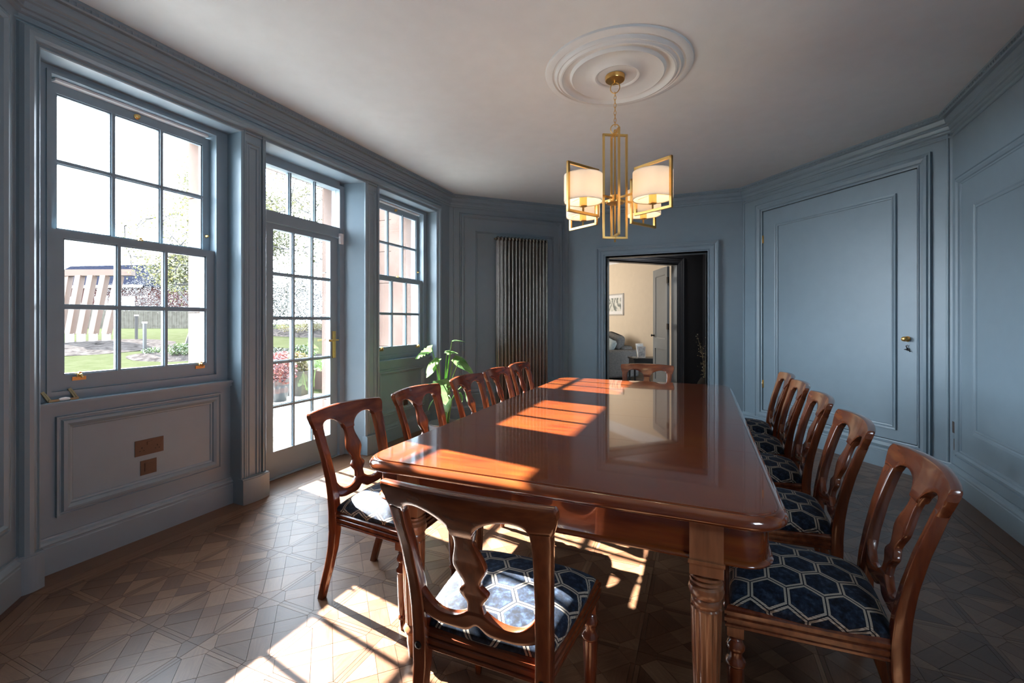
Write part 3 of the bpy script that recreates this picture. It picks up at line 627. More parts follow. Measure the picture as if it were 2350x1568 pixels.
def make_chair():
    r = empty('dining_chair'); T = lambda s: .013
    ss = sorted(set([-.246, -.244, -.241, -.237, -.233, -.229]+fr(-.225, -.182, 4)+[-.178]+[-.104+.074*math.cos(pi*i/16)*-1 for i in range(17)]+fr(-.028, .028, 4)+[.104+.074*math.cos(pi*i/16)*-1 for i in range(17)]+[.178]+fr(.182, .225, 4)+[.229, .233, .237, .241, .244, .246]))
    top = lambda s: .873+.010*(1-(s/.246)**2)-(.010 if abs(s) > .2455 else .003 if abs(s) > .242 else 0)
    m = sstrip(ss, crest_lo, top, lambda s: .0155-.002*(s/.246)**2, .007); m.build('crest_rail', CHR, r)
    SW = [(.50, .030), (.552, .023), (.586, .043), (.612, .024), (.668, .047), (.745, .028), (.79, .040)]
    zs = fr(.50, .79, 64)
    zstrip(zs, lambda z: -sinterp(SW, z), lambda z: sinterp(SW, z), lambda z: .0105, .005).build('splat', CHW, r)
    # curved lower rail: two hanging arcs meeting under the splat
    def yl(s):
        a = abs(s); return .466+.022*math.exp(-(a/.022)**2)+max(0, (a-.10)/.09)**2*.030
    def yh(s):
        a = abs(s)
        if a < .024: return .530
        t = (a-.095)/.078; return .503+.060*min(1, abs(t))**2.2*(1 if t > 0 else .55)
    sstrip(fr(-.192, .192, 48), yl, yh, lambda s: .0125, .005).build('yoke_rail', CHR, r)
    for sg in (-1, 1):
        OUT = [(0, .196), (.15, .200), (.30, .203), (.43, .205), (.55, .209), (.68, .219), (.78, .229), (.80, .230)]; WD = [(0, .030), (.2, .034), (.36, .042), (.43, .042), (.60, .042), (.74, .046), (.80, .052)]
        o = lambda z: interp(OUT, z); i_ = lambda z: interp(OUT, z)-interp(WD, z)
        TH = [(0, .017), (.2, .018), (.36, .022), (.46, .021), (.6, .018), (.797, .016)]
        zs = sorted(set(fr(0, .802, 34)))
        m = zstrip(zs, (lambda z: i_(z)) if sg > 0 else (lambda z: -o(z)), (lambda z: o(z)) if sg > 0 else (lambda z: -i_(z)), lambda z: interp(TH, z), .006)
        p = m.build('back_post', CHW, r)
        m = MB(); m.lathe([(.011, 0), (.011, .004), (.008, .005), (.007, .003), (0, .003)], 14, M=Matrix.Translation((sg*.184, -.222, .388)) @ Matrix.Rotation(pi/2, 4, 'X')); m.build('screw_cap', BLACK, p)
    # reeded seat frame
    PR = [(-.022, .366), (0, .366), (.003, .369), (.003, .376), (-.001, .379), (-.001, .382), (.005, .386), (.005, .397), (-.001, .401), (-.001, .404), (.005, .408), (.005, .417), (-.001, .421), (-.002, .428), (-.008, .432), (-.022, .432)]
    path = [(-.192, -.200, 0), (.192, -.200, 0), (.234, .220, 0), (-.234, .220, 0)]
    m = MB(); m.sweep(path, PR, (0, 0, 1), closed=True, side=-1); m.build('seat_frame', CHR, r)
    # cushion
    n = 22; V = []; F = []
    sp = lambda u: max(0, 1-abs(u)**4.5)**.42
    for j in range(n+1):
        for i in range(n+1):
            u = -math.cos(pi*i/n); v = -math.cos(pi*j/n)
            cu = u*(1-.035*v*v*abs(u)); cv = v*(1-.03*u*u*abs(v)); hw = .196+.038*(cv+1)/2
            x = cu*hw; y = .008+cv*.208; h = sp(u)*sp(v)
            V.append((x*(1+.02*h*(1-h)*4), y, .432+.046*h+.018*(1-u*u)*(1-v*v)))
    for j in range(n):
        for i in range(n): F.append((j*(n+1)+i, j*(n+1)+i+1, (j+1)*(n+1)+i+1, (j+1)*(n+1)+i))
    m = MB(); m.add(V, F, True)
    B = [k for k in range(n+1)]+[(j)*(n+1)+n for j in range(1, n+1)]+[n*(n+1)+i for i in range(n-1, -1, -1)]+[j*(n+1) for j in range(n-1, 0, -1)]
    m.add([V[k] for k in B]+[(V[k][0]*.98, V[k][1]*.98, .418) for k in B], [(k, (k+1) % len(B), len(B)+(k+1) % len(B), len(B)+k) for k in range(len(B))], True)
    cu_ = m.build('seat_cushion', VELVET, r); me = cu_.data; G = {}
    def key(p): return (round(p[0], 4), round(p[1], 4), round(p[2], 4))
    for j in range(n+1):
        row = [Vector(V[j*(n+1)+i]) for i in range(n+1)]; c = n//2; acc = {c: 0.0}
        for i in range(c+1, n+1): acc[i] = acc[i-1]+(row[i]-row[i-1]).length
        for i in range(c-1, -1, -1): acc[i] = acc[i+1]-(row[i]-row[i+1]).length
        for i in range(n+1): G[(i, j)] = [acc[i], 0]
    for i in range(n+1):
        colm = [Vector(V[j*(n+1)+i]) for j in range(n+1)]; c = n//2; acc = {c: 0.0}
        for j in range(c+1, n+1): acc[j] = acc[j-1]+(colm[j]-colm[j-1]).length
        for j in range(c-1, -1, -1): acc[j] = acc[j+1]-(colm[j]-colm[j+1]).length
        for j in range(n+1): G[(i, j)][1] = acc[j]
    K = {key(V[j*(n+1)+i]): G[(i, j)] for i in range(n+1) for j in range(n+1)}
    ul = me.uv_layers.new(name='uv')
    for l in me.loops:
        p = me.vertices[l.vertex_index].co; q = K.get(key(p))
        if q is None: b_ = min(B, key=lambda k: (V[k][0]*.98-p.x)**2+(V[k][1]*.98-p.y)**2); g_ = K[key(V[b_])]; q = (g_[0]*1.06, g_[1]*1.06)
        ul.data[l.index].uv = q
    for sg in (-1, 1):
        m = MB(); m.box(-.023, .023, -.023, .023, .338, .372)
        m.lathe([(.018, .338), (.020, .333), (.017, .329), (.020, .325), (.017, .321), (.021, .315), (.027, .304), (.026, .294), (.018, .286), (.019, .272), (.021, .266), (.028, .258), (.029, .250), (.024, .243), (.0245, .22), (.022, .15), (.018, .075), (.0165, .066), (.021, .058), (.021, .050), (.015, .045), (.013, .02), (.011, 0)], 24)
        m.build('front_leg', CHW, r, loc=(sg*.209, .195, 0))
    return r
CH0 = make_chair()
rt = math.radians
#  (name kind, x, y, facing, label)
CH = [(-.548, 1.285, 0, 'mahogany splat-back chair at the near end of the table, seen from behind with sunlit seat'),
 (-1.352, 1.775, -90, 'mahogany splat-back chair in front of the garden door, nearest on the window side'),
 (-1.345, 2.375, -90, 'second mahogany splat-back chair from the near end on the window side'),
 (-1.345, 3.03, -90, 'third chair from the near end on the window side, right before the leafy plant'),
 (-1.345, 3.565, -90, 'fourth chair from the near end on the window side, before the radiator'),
 (-1.345, 4.10, -90, 'last mahogany chair on the window side, before the middle of the radiator'),
 (-.475, 4.18, 180, 'mahogany splat-back chair at the far end of the table, in front of the open doorway'),
 (.318, 4.09, 90, 'farthest mahogany chair on the cupboard side, its back only a narrow loop'),
 (.318, 3.57, 89, 'second farthest mahogany chair on the cupboard side of the table'),
 (.320, 3.01, 88, 'middle one of the five mahogany chairs on the cupboard side'),
 (.312, 2.385, 88, 'second nearest mahogany chair on the cupboard side of the table'),
 (.308, 1.735, 86, 'mahogany splat-back chair nearest on the cupboard side, with full hexagon-patterned seat in view')]
for i, (x, y, a, lab) in enumerate(CH):
    o = CH0 if i == 0 else copy_tree(CH0); o.location = (x, y, 0); o.rotation_euler = (0, 0, rt(a))
    tag(o, lab, 'chair', 'dining chairs round the mahogany table')
# ================================================================== CHANDELIER
CXY = Vector((-.513, 2.948, 0))
ch = empty('chandelier', (CXY.x, CXY.y, CZ-.03), 0, 'brushed gold four-arm chandelier with white drum shades and rectangular frames', 'chandelier')
L = lambda x, y, z: Vector((x, y, z-(CZ-.03)))
m = MB(); m.lathe([(0, -.034), (.012, -.036), (.060, -.030), (.062, -.026), (.062, -.002), (.058, 0), (0, 0)], 32); m.build('canopy', GOLD, ch)
m = MB(); m.tube([(.030*math.cos(2*pi*i/20), 0, -.078+.034*math.sin(2*pi*i/20)) for i in range(20)], .003, 6, closed=True); m.lathe([(0, -.032), (.006, -.034), (.006, -.048), (0, -.048)], 10); m.build('ring', GOLD, ch)
m = MB(); m.tube([(.028*math.cos(2*pi*i/20), .004*math.cos(2*pi*i/20), -.345+.030*math.sin(2*pi*i/20)) for i in range(20)], .003, 6, closed=True); m.build('ring', GOLD, ch)
z = -.110; k = 0
while z > -.318:
    pts = []
    for i in range(14):
        a = 2*pi*i/14; u = .007*math.cos(a); v = .016*math.sin(a)
        pts.append((u if k % 2 else 0, 0 if k % 2 else u, z-.008+v))
    MB().tube(pts, .0017, 5, closed=True).build('chain_link', GOLD, ch); z -= .0245; k += 1
zt, zb = 2.505, 1.838
for nm, a in (('a', 28), ('b', 118)):
    m = MB(); u = Vector((math.cos(rt(a)), math.sin(rt(a)), 0)); dz_ = .0 if nm == 'a' else .013
    P = [u*s+L(0, 0, z_) for s, z_ in ((-.076, zb+dz_), (.076, zb+dz_), (.076, zt+dz_), (-.076, zt+dz_))]
    for i in range(4):
        d = (P[(i+1) % 4]-P[i]).normalized()*.0065; m.bar(P[i]-d, P[(i+1) % 4]+d, .013, up=u.cross(Vector((0, 0, 1))))
    m.build('centre_frame', GOLD, ch)
m = MB(); m.bar(L(0, 0, zb-.028), L(0, 0, zt+.035), .011, up=(1, 0, 0)); m.lathe([(0, 0), (.010, .002), (.010, .016), (0, .018)], 10, L(0, 0, zt+.012)); m.build('stem', GOLD, ch)
m = MB(); m.lathe([(0, -.012), (.056, -.012), (.058, -.009), (.058, 0), (.040, .002), (.034, .004), (.034, .040), (0, .040)], 28, L(0, 0, 2.072)); m.build('hub', GOLD, ch)
for q in range(4):
    a = rt(-31+90*q); u = Vector((math.cos(a), math.sin(a), 0)); v = u.cross(Vector((0, 0, 1))); r0 = .290
    m = MB(); m.bar(L(0, 0, 2.092)+u*.03, L(0, 0, 2.092)+u*(r0-.125), .012, up=(0, 0, 1)); m.build('arm', GOLD, ch)
    m = MB(); P = [u*s+L(0, 0, z_) for s, z_ in ((r0-.125, 1.958), (r0+.125, 1.958), (r0+.125, 2.243), (r0-.125, 2.243))]
    for i in range(4):
        d = (P[(i+1) % 4]-P[i]).normalized()*.0075; m.bar(P[i]-d, P[(i+1) % 4]+d, .015, up=v)
    m.build('lamp_frame', GOLD, ch)
    c = L(0, 0, 0)+u*r0
    m = MB(); m.bar(c+Vector((0, 0, 1.962)), c+Vector((0, 0, 2.0)), .010, up=(1, 0, 0)); m.lathe([(0, 1.996), (.022, 1.997), (.0245, 2.001), (.0225, 2.005), (.0225, 2.058), (.020, 2.060), (0, 2.060)], 20, c); m.build('lamp_holder', GOLD, ch)
    m = MB(); n = 40; R = .1165; m.loft([[c+Vector((rr*math.cos(2*pi*i/n), rr*math.sin(2*pi*i/n), z_)) for i in range(n)] for rr, z_ in ((R, 2.024), (R, 2.190), (R-.0015, 2.190), (R-.0015, 2.024))], caps=False, loop=True)
    sh = m.build('lamp_shade', SHADE, ch)
    for z_ in (2.026, 2.188): m = MB(); m.tube([c+Vector(((R-.002)*math.cos(2*pi*i/32), (R-.002)*math.sin(2*pi*i/32), z_)) for i in range(32)], .0014, 5, closed=True); m.build('shade_ring', GOLD, sh)
    m = MB()
    for i in range(3): b_ = 2*pi*i/3+.4; m.tube([c+Vector((.02*math.cos(b_), .02*math.sin(b_), 2.055)), c+Vector((R*math.cos(b_), R*math.sin(b_), 2.050))], .0011, 5)
    m.build('shade_spider', GOLD, sh)
    m = MB(); m.lathe([(.010, 2.060), (.018, 2.075), (.024, 2.095), (.022, 2.112), (.012, 2.124), (0, 2.128)], 16, c); m.build('bulb', BULB, ch)
# ================================================================== RADIATOR
ra = empty('radiator', tuple(WFL.p(.985, 0, 0)), 0, 'tall column radiator in bare lacquered steel on the angled wall', 'radiator')
rl = Matrix.Translation(-WFL.p(.985, 0, 0))
def rp(s, z, b): return WFL.p(s, z, b)-WFL.p(.985, 0, 0)
N_ = 15; P_ = .0505; s0 = .985-P_*(N_-1)/2; ZT, ZB = 2.415, .16
for i in range(N_):
    s = s0+i*P_; m = MB()
    for b in (.055, .095, .135): m.tube([rp(s, ZB+.02, b), rp(s, ZT-.035, b)], .0112, 12)
    for z_, dz_ in ((ZT-.03, 1), (ZB+.02, -1)):
        m.tube([rp(s, z_-.02*dz_, .050), rp(s, z_+.006*dz_, .055), rp(s, z_+.018*dz_, .075), rp(s, z_+.022*dz_, .095), rp(s, z_+.018*dz_, .115), rp(s, z_+.006*dz_, .135), rp(s, z_-.02*dz_, .140)], [.0125, .014, .0155, .0165, .0155, .014, .0125], 12)
        m.tube([rp(s-P_/2, z_, .095), rp(s+P_/2, z_, .095)], .017, 12)
    m.build('column_section', STEEL, ra)
m = MB(); m.tube([rp(s0-P_/2, ZT-.03, .095), rp(s0-P_/2-.025, ZT-.03, .095)], [.016, .006], 12); m.build('bleed_valve', STEEL, ra)
for s in (s0-.06, s0+P_*(N_-1)+.06):
    m = MB(); m.tube([rp(s, 0, .095), rp(s, .12, .095), rp(s, .18, .095)], [.010, .012, .018], 10); m.tube([rp(s, .16, .095), rp(s+(.04 if s < .9 else -.04), .16, .095)], .012, 10)
    m.build('valve', STEEL, ra)
for s in (s0+.1, s0+P_*(N_-1)-.1):
    for z_ in (.4, 2.1): MB().tube([rp(s, z_, 0), rp(s, z_, .075)], .008, 8).build('wall_bracket', STEEL, ra)
# ================================================================== SOCKETS AND SWITCHES
def plate(W, s0, s1, z0, z1, lab, kind, holes, cat='socket'):
    c = W.p((s0+s1)/2, (z0+z1)/2, 0); e_ = empty(kind, tuple(c), 0, lab, cat)
    def bx(a0, a1, q0, q1, b0, b1, nm, mat):
        m = MB(); W.box(m, a0, a1, q0, q1, b0, b1); m.v = [tuple(Vector(v)-c) for v in m.v]; return m.build(nm, mat, e_)
    bx(s0, s1, z0, z1, 0, .004, 'face_plate', BRONZE)
    for a0, a1, q0, q1, nm in holes: bx(a0, a1, q0, q1, .0035, .0045 if nm == 'pin_slot' else .007, nm, BLACK if nm == 'pin_slot' else BRONZE)
    return e_
def pins(cs, cz, k=1): return [(cs-.003*k, cs+.003*k, cz+.006*k, cz+.015*k, 'pin_slot'), (cs-.014*k, cs-.007*k, cz-.010*k, cz-.005*k, 'pin_slot'), (cs+.007*k, cs+.014*k, cz-.010*k, cz-.005*k, 'pin_slot')]
a = 1.134
plate(WP, 1.589-a, 1.743-a, .487, .580, 'bronze double power socket under the nearer window, the upper plate', 'double_socket', pins(1.625-a, .523)+pins(1.708-a, .523)+[(1.652-a, 1.680-a, .545, .565, 'rocker_switch')])
plate(WP, 1.618-a, 1.704-a, .368, .455, 'bronze single round-pin socket just below the double socket', 'single_socket', [(1.640-a, 1.682-a, .388, .436, 'inset')]+[(1.661-a-.003, 1.661-a+.003, .418, .426, 'pin_slot')])
plate(WR, .005, .085, .425, .512, 'dark bronze plate low on the right wall, the upper of two', 'wall_plate', [(.03, .06, .45, .485, 'rocker_switch')], 'switch')
plate(WR, .03, .085, .295, .382, 'dark bronze plate low on the right wall, the lower of two', 'wall_plate', [(.045, .07, .32, .355, 'rocker_switch')], 'switch')
plate(WP3, .55, .63, .33, .41, 'small dark socket under the farther window, seen through a chair back', 'single_socket', pins(.59, .37))
# brass sash handle lying on the sill
r = empty('sash_handle', (-3.100, 1.262, .876), 0, 'loose U-shaped brass handle with white grip lying on the nearer window sill', 'handle')
for yy, tp, q0, q1 in ((-.050, .055, -.056, -.014), (.058, .060, .030, .066)):
    m = MB(); m.bar((-.005, yy, .004), (-.022, yy-.022, tp), .013, up=(1, 0, 0)); m.bar((.004, yy+.006, .003), (-.012, yy-.014, tp-.008), .006, up=(1, 0, 0))
    m.bar((0, q0, .006), (0, q1, .007), .012, up=(0, 0, 1)); m.build('bracket', OLDB, r)
m = MB(); m.tube([(0, -.014, .009), (0, -.004, .010), (0, .012, .010), (0, .030, .009)], [.006, .009, .010, .006], 12); m.build('grip', WHITE, r)
# ================================================================== HOUSE PLANT
pl_ = empty('potted_plant', (-2.36, 3.86, 0), 0, 'tall split-leaf house plant with sunlit green leaves beside the far window', 'plant')
m = MB(); m.lathe([(0, 0), (.10, 0), (.125, .02), (.145, .26), (.150, .27), (.150, .285), (.142, .285), (.138, .25), (0, .25)], 32); m.build('pot', plain('grey_pot', (.25, .25, .25, 1), .4).m, pl_)
m = MB(); m.lathe([(.150, .274), (.156, .278), (.156, .286), (.150, .288)], 32); m.build('pot_rim', STEEL, pl_)
fw_ = Vector((-math.sin(YAW), math.cos(YAW), 0)); rg_ = Vector((math.cos(YAW), math.sin(YAW), 0))
def leaf(size, wid, notch=False):
    V = []; F = []; n = 12
    for i in range(n+1):
        t = i/n; w_ = wid*size*(math.sin(pi*min(1, t**.62))**.8 if 0 < t < 1 else 0); dr = -.25*size*t*t
        if notch and i in (4, 6, 8): w_ *= .55
        y = t*size
        V += [(-w_, y-(.12*size if i == 1 else 0), dr-.10*w_), (-w_*.5, y, dr+.05*w_), (0, y, dr), (w_*.5, y, dr+.05*w_), (w_, y-(.12*size if i == 1 else 0), dr-.10*w_)]
    for i in range(n):
        for k in range(4): F.append((i*5+k, i*5+k+1, (i+1)*5+k+1, (i+1)*5+k))
    return MB().add(V, F, True)
# leaf: (across, height, depth, size, yaw, pitch, roll)
D0 = Vector((-2.36, 3.86, 0)); rr = random.Random(4)
LV = [(-.12, 1.03, .0, .20, 100, -25, 35), (.08, 1.10, .02, .15, -80, 5, 0), (-.05, .93, -.05, .19, 70, -40, 10), (.10, .93, .02, .22, -60, -35, -30), (.16, .90, -.06, .20, -100, -30, 10), (.02, .98, .06, .14, -120, 10, 0), (-.02, .72, -.10, .24, 200, -62, 10),
      (-.09, .87, .04, .17, 120, -50, -20), (.20, .66, -.02, .17, -90, -65, 0), (.14, .58, .05, .14, -40, -70, 0), (.02, .55, -.05, .16, 160, -60, 20), (-.10, .52, .0, .13, 90, -50, 0), (.07, 1.0, .0, .12, 20, -10, 10)]
for i, (u, z_, d, sz, yaw, pit, rol) in enumerate(LV):
    p = rg_*u+fw_*d+Vector((0, 0, z_)); st = rg_*(u*.12)+Vector((rr.uniform(-.02, .02), rr.uniform(-.02, .02), .25))
    md = st.lerp(p, .5)+Vector((0, 0, .06))-rg_*u*.2
    m = MB(); m.tube([st, st.lerp(md, .5)+Vector((0, 0, .02)), md, md.lerp(p, .5)+Vector((0, 0, .02)), p], [.008, .007, .006, .005, .004], 6); s_ = m.build('leaf_stem', STEM, pl_)
    o = leaf(sz, .42, i in (0, 6)).build('leaf', LEAF, pl_); o.location = p; o.rotation_euler = (rt(pit), rt(rol), rt(yaw)+YAW)
# ================================================================== HALL AND LIVING ROOM BEYOND THE DOORWAY
def wallbox(name, P, Q, z0, z1, t, mat, lab, inside):
    W = WF(P, Q, inside); m = MB(); W.box(m, 0, W.L, z0, z1, -t, 0); return struct(name, m, mat, label=lab)
HI = (-.6, 7.0)
m = MB(); m.prism([(-1.95, 6.36), (.65, 6.36), (.65, 9.0), (-6.5, 15.0), (-7.5, 8.0), (-1.95, 6.37)], -.12, -.002); struct('floor_hall', m, plain('hall_floor', (.10, .055, .03, 1), .35).m, label='dark timber floor of the hall and room beyond the doorway')
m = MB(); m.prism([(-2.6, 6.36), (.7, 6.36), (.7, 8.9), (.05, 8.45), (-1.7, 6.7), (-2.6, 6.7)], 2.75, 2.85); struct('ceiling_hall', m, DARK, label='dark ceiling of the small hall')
D2 = WF((-1.62, 6.62), (.03, 8.27), HI); o2 = 1.80; off2 = D2.L-(.03+.35)*math.sqrt(2)
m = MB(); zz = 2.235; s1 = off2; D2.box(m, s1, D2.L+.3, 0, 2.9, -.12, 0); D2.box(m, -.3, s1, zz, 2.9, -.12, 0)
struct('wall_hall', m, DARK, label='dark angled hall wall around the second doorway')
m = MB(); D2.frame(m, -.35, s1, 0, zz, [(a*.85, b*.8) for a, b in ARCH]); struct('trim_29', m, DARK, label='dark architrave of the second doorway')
m = MB(); D2.frame(m, -.33, s1-.018, 0, zz-.018, [(0, .002), (0, -.13), (.02, -.13), (.02, .002)]); struct('trim_30', m, LGREY, label='pale grey lining of the second doorway')
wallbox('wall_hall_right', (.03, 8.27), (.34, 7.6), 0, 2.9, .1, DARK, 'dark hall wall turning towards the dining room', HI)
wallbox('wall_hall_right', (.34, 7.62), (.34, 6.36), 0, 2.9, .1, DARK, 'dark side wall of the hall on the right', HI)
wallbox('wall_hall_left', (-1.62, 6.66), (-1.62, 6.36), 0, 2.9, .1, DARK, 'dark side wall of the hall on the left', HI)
LI = (-3, 9.5)
W3 = WF((.39, 8.63), (-4.2, 13.22), LI); m = MB(); W3.box(m, 0, W3.L, 0, 3.0, -.1, 0); struct('wall_living', m, CREAM, label='cream painted wall of the living room')
m = MB(); m.loft([[W3.p(s, 2.86-z_, b) for b, z_ in ((0, .20), (.02, .20), (.02, .17), (.05, .13), (.11, .06), (.13, .05), (.13, 0))] for s in (0, W3.L)], smooth=False); struct('trim_31', m, WHITE, label='pale cornice of the living room')
wallbox('wall_living', (-4.2, 13.22), (-7.2, 10.2), 0, 3, .1, CREAM, 'cream end wall of the living room', LI)
wallbox('wall_living', (-7.2, 10.2), (-3.4, 6.9), 0, 3, .1, CREAM, 'cream side wall of the living room', LI); wallbox('wall_living', (-3.4, 6.9), (-1.60, 6.72), 0, 3, .1, CREAM, 'cream wall beside the second doorway', LI)
m = MB(); m.prism([(.5, 8.6), (-4.2, 13.4), (-7.4, 10.2), (-3.4, 6.8), (-1.68, 6.62)], 2.86, 2.96); struct('ceiling_living', m, CREAM, label='ceiling of the living room')
# open door leaf seen through both doorways
hp = Vector((-.52, 7.96, 0)); fp = Vector((-.812, 8.66, 0)); DL = WF((hp.x, hp.y), (fp.x, fp.y), (-3, 8)); t_ = .04; H2 = 2.215
m = MB(); st = .11
for q in ((0, st, .01, H2), (DL.L-st, DL.L, .01, H2), (st, DL.L-st, .01, .24), (st, DL.L-st, .80, .98), (st, DL.L-st, H2-.12, H2)): DL.box(m, *q, -t_, 0)
DL.box(m, st, DL.L-st, .2, H2-.1, -t_+.014, -.014)
d3 = struct('door_3', m, LGREY, label='pale grey panelled door standing open into the living room')
m = MB(); DL.rect(m, st, DL.L-st, .98, H2-.12, [(0, 0), (-.012, -.004), (-.018, -.012), (0, -.014)]); m.build('panel_moulding', LGREY, d3)
knob_mesh(DL, DL.L-.055, 1.03, 1.1).build('knob', BLACK, d3)
for z in (1.98, 1.20, .3): m = MB(); DL.box(m, -.05, .004, z-.05, z+.05, -.012, .010); m.build('hinge', BLACK, d3)
# picture on the cream wall
def s_at(W, px): return W
pc = 2.86; s0_, s1_ = None, None
def ray_s(W, px, b=0):
    d = Vector((fwd[0]+(px-1175)/1030*rgt[0], fwd[1]+(px-1175)/1030*rgt[1])); P = W.p(0, 0, b); n = W.n
    t = (P.x*n.x+P.y*n.y)/(d.x*n.x+d.y*n.y); q = d*t; return (Vector((q.x, q.y, 0))-P).dot(W.d), t
s1_, dp = ray_s(W3, 1432); zt_ = 1.3+(736-673)/1030*dp; zb_ = 1.3+(736-723.5)/1030*dp; s0_ = s1_+.95
pf = empty('framed_picture', tuple(W3.p((s0_+s1_)/2, (zt_+zb_)/2, 0)), 0, 'white framed grey swirling abstract picture on the cream wall', 'picture'); C0 = W3.p((s0_+s1_)/2, (zt_+zb_)/2, 0)
def loc(m, c): m.v = [tuple(Vector(v)-c) for v in m.v]; return m
m = MB(); W3.rect(m, s1_+.03, s0_-.03, zb_+.03, zt_-.03, [(.03, 0), (.03, .03), (.0, .025), (0, 0)]); loc(m, C0).build('frame', plain('silver_frame', (.45, .42, .38, 1), .4).m, pf)
m = MB(); W3.box(m, s1_+.03, s0_-.03, zb_+.03, zt_-.03, .002, .010); loc(m, C0).build('mount', WHITE, pf)
t = NT('swirl_print').set(Roughness=.6); nzz = t.n('ShaderNodeTexWave'); nzz.inputs['Scale'].default_value = 3; nzz.inputs['Distortion'].default_value = 14; nzz.inputs['Detail'].default_value = 3; t.l(t.obj(), nzz.inputs[0])
t.l(t.ramp(nzz.outputs[1], [(.1, (.16, .18, .17)), (.5, (.40, .42, .39)), (.9, (.62, .62, .57))]), t.b.inputs['Base Color'])
m = MB(); W3.box(m, s1_+.10, s0_-.10, zb_+.10, zt_-.10, .009, .013); loc(m, C0).build('print', t.m, pf)
# sofa against the cream wall
def soft(m, x0, x1, y0, y1, z0, z1, r=.06, M=None):
    n = 8; rings = []
    def rr_(inset, z):
        P = []; R = max(.01, r-inset*.3)
        for cx_, cy_, a0 in ((x1-R-inset, y1-R-inset, 0), (x0+R+inset, y1-R-inset, pi/2), (x0+R+inset, y0+R+inset, pi), (x1-R-inset, y0+R+inset, 1.5*pi)):
            for k in range(5): a = a0+pi/2*k/4; q = Vector((cx_+R*math.cos(a), cy_+R*math.sin(a), z)); P.append(M @ q if M else q)
        return P
    for k in range(n+1): a = pi/2*k/n; rings.append(rr_(r*(1-math.sin(a)), z0+r*(1-math.cos(a))))
    for k in range(n+1): a = pi/2*k/n; rings.append(rr_(r*(1-math.cos(a)), z1-r*(1-math.sin(a))))
    return m.loft(rings)
sa = math.atan2(W3.d.y, W3.d.x)
# local frame: X runs along the wall away from the door, Y out of the wall
sA, dA = ray_s(W3, 1462, .15)
so = empty('sofa', tuple(W3.p(sA, 0, .08)), 0, 'dark grey fabric sofa against the cream wall, seen through two doorways', 'sofa')
MW = Matrix(((W3.d.x, W3.n.x, 0, 0), (W3.d.y, W3.n.y, 0, 0), (0, 0, 1, 0), (0, 0, 0, 1)))
soft(MB(), 0, .26, 0, .95, .06, .66, .06, MW).build('arm', SOFA, so); soft(MB(), .2, 2.1, .0, .30, .06, .74, .07, MW).build('backrest', SOFA, so); soft(MB(), .24, 2.1, .1, .93, .06, .46, .06, MW).build('seat_cushion', SOFA, so)
MT = MW @ Matrix.Translation((.30, .16, .62)) @ Matrix.Rotation(rt(-12), 4, 'Y')
soft(MB(), 0, .55, 0, .24, 0, .34, .09, MT).build('back_cushion', SOFA, so)
MT = MW @ Matrix.Translation((.86, .16, .60)) @ Matrix.Rotation(rt(-5), 4, 'Y'); soft(MB(), 0, .6, 0, .24, 0, .38, .09, MT).build('back_cushion', SOFA, so)
tag(soft(MB(), -.26, .26, -.07, .07, -.15, .15, .065, Matrix.Rotation(rt(24), 4, 'Y') @ MW).build('cushion', PILLOW, loc=W3.p(sA+.46, .78, .60)), 'pale grey-green scatter cushion tilted on the sofa arm', 'cushion')
# side table and photo frames beside the sofa
def gp(px, d, z=0): u = (px-1175)/1030; return Vector((d*(fwd[0]+u*rgt[0]), d*(fwd[1]+u*rgt[1]), z))
st_ = gp(1480, 8.75); sd_ = empty('side_table', tuple(st_), YAW, 'small black side table beside the sofa, carrying photo frames', 'side table')
m = MB(); m.box(-.28, .28, -.22, .22, .55, .58); m.build('table_top', BLACK, sd_); MB().box(-.26, .26, -.20, .20, .46, .55).build('drawer', BLACK, sd_)
for x, y in ((-.25, -.19), (.25, -.19), (-.25, .19), (.25, .19)): MB().box(x-.015, x+.015, y-.015, y+.015, 0, .46).build('leg', BLACK, sd_)
PH = noisy('photo_print', (.10, .10, .11), (.5, .49, .47), 25, .4)
for i, (dx, dy, hh, wd, lab) in enumerate(((-.05, .08, .27, .20, 'larger silver photo frame on the black side table'), (-.09, -.10, .22, .14, 'smaller silver photo frame standing in front on the black side table'))):
    c = Vector(st_)+rg_*dx+fw_*dy+Vector((0, 0, .582)); f_ = empty('photo_frame', tuple(c), YAW+(.5 if i == 0 else -.3), lab, 'photo frame'); M = Matrix.Rotation(rt(-12), 4, 'X')
    m = MB()
    for q in ((-wd/2, wd/2, 0, .02), (-wd/2, wd/2, hh-.02, hh), (-wd/2, -wd/2+.02, .02, hh-.02), (wd/2-.02, wd/2, .02, hh-.02)): m.box(q[0], q[1], -.008, .008, q[2], q[3], M)
    m.build('frame', plain('silver', (.6, .58, .55, 1), .3, .8).m, f_); MB().box(-wd/2+.02, wd/2-.02, -.004, .004, .02, hh-.02, M).build('photo', PH, f_)
tag(MB().lathe([(0, 0), (.035, 0), (.04, .012), (0, .014)], 20).build('coaster', WHITE, loc=Vector(st_)-rg_*.20+Vector((0, -.05, .581))), 'small white round coaster on the black side table', 'coaster')
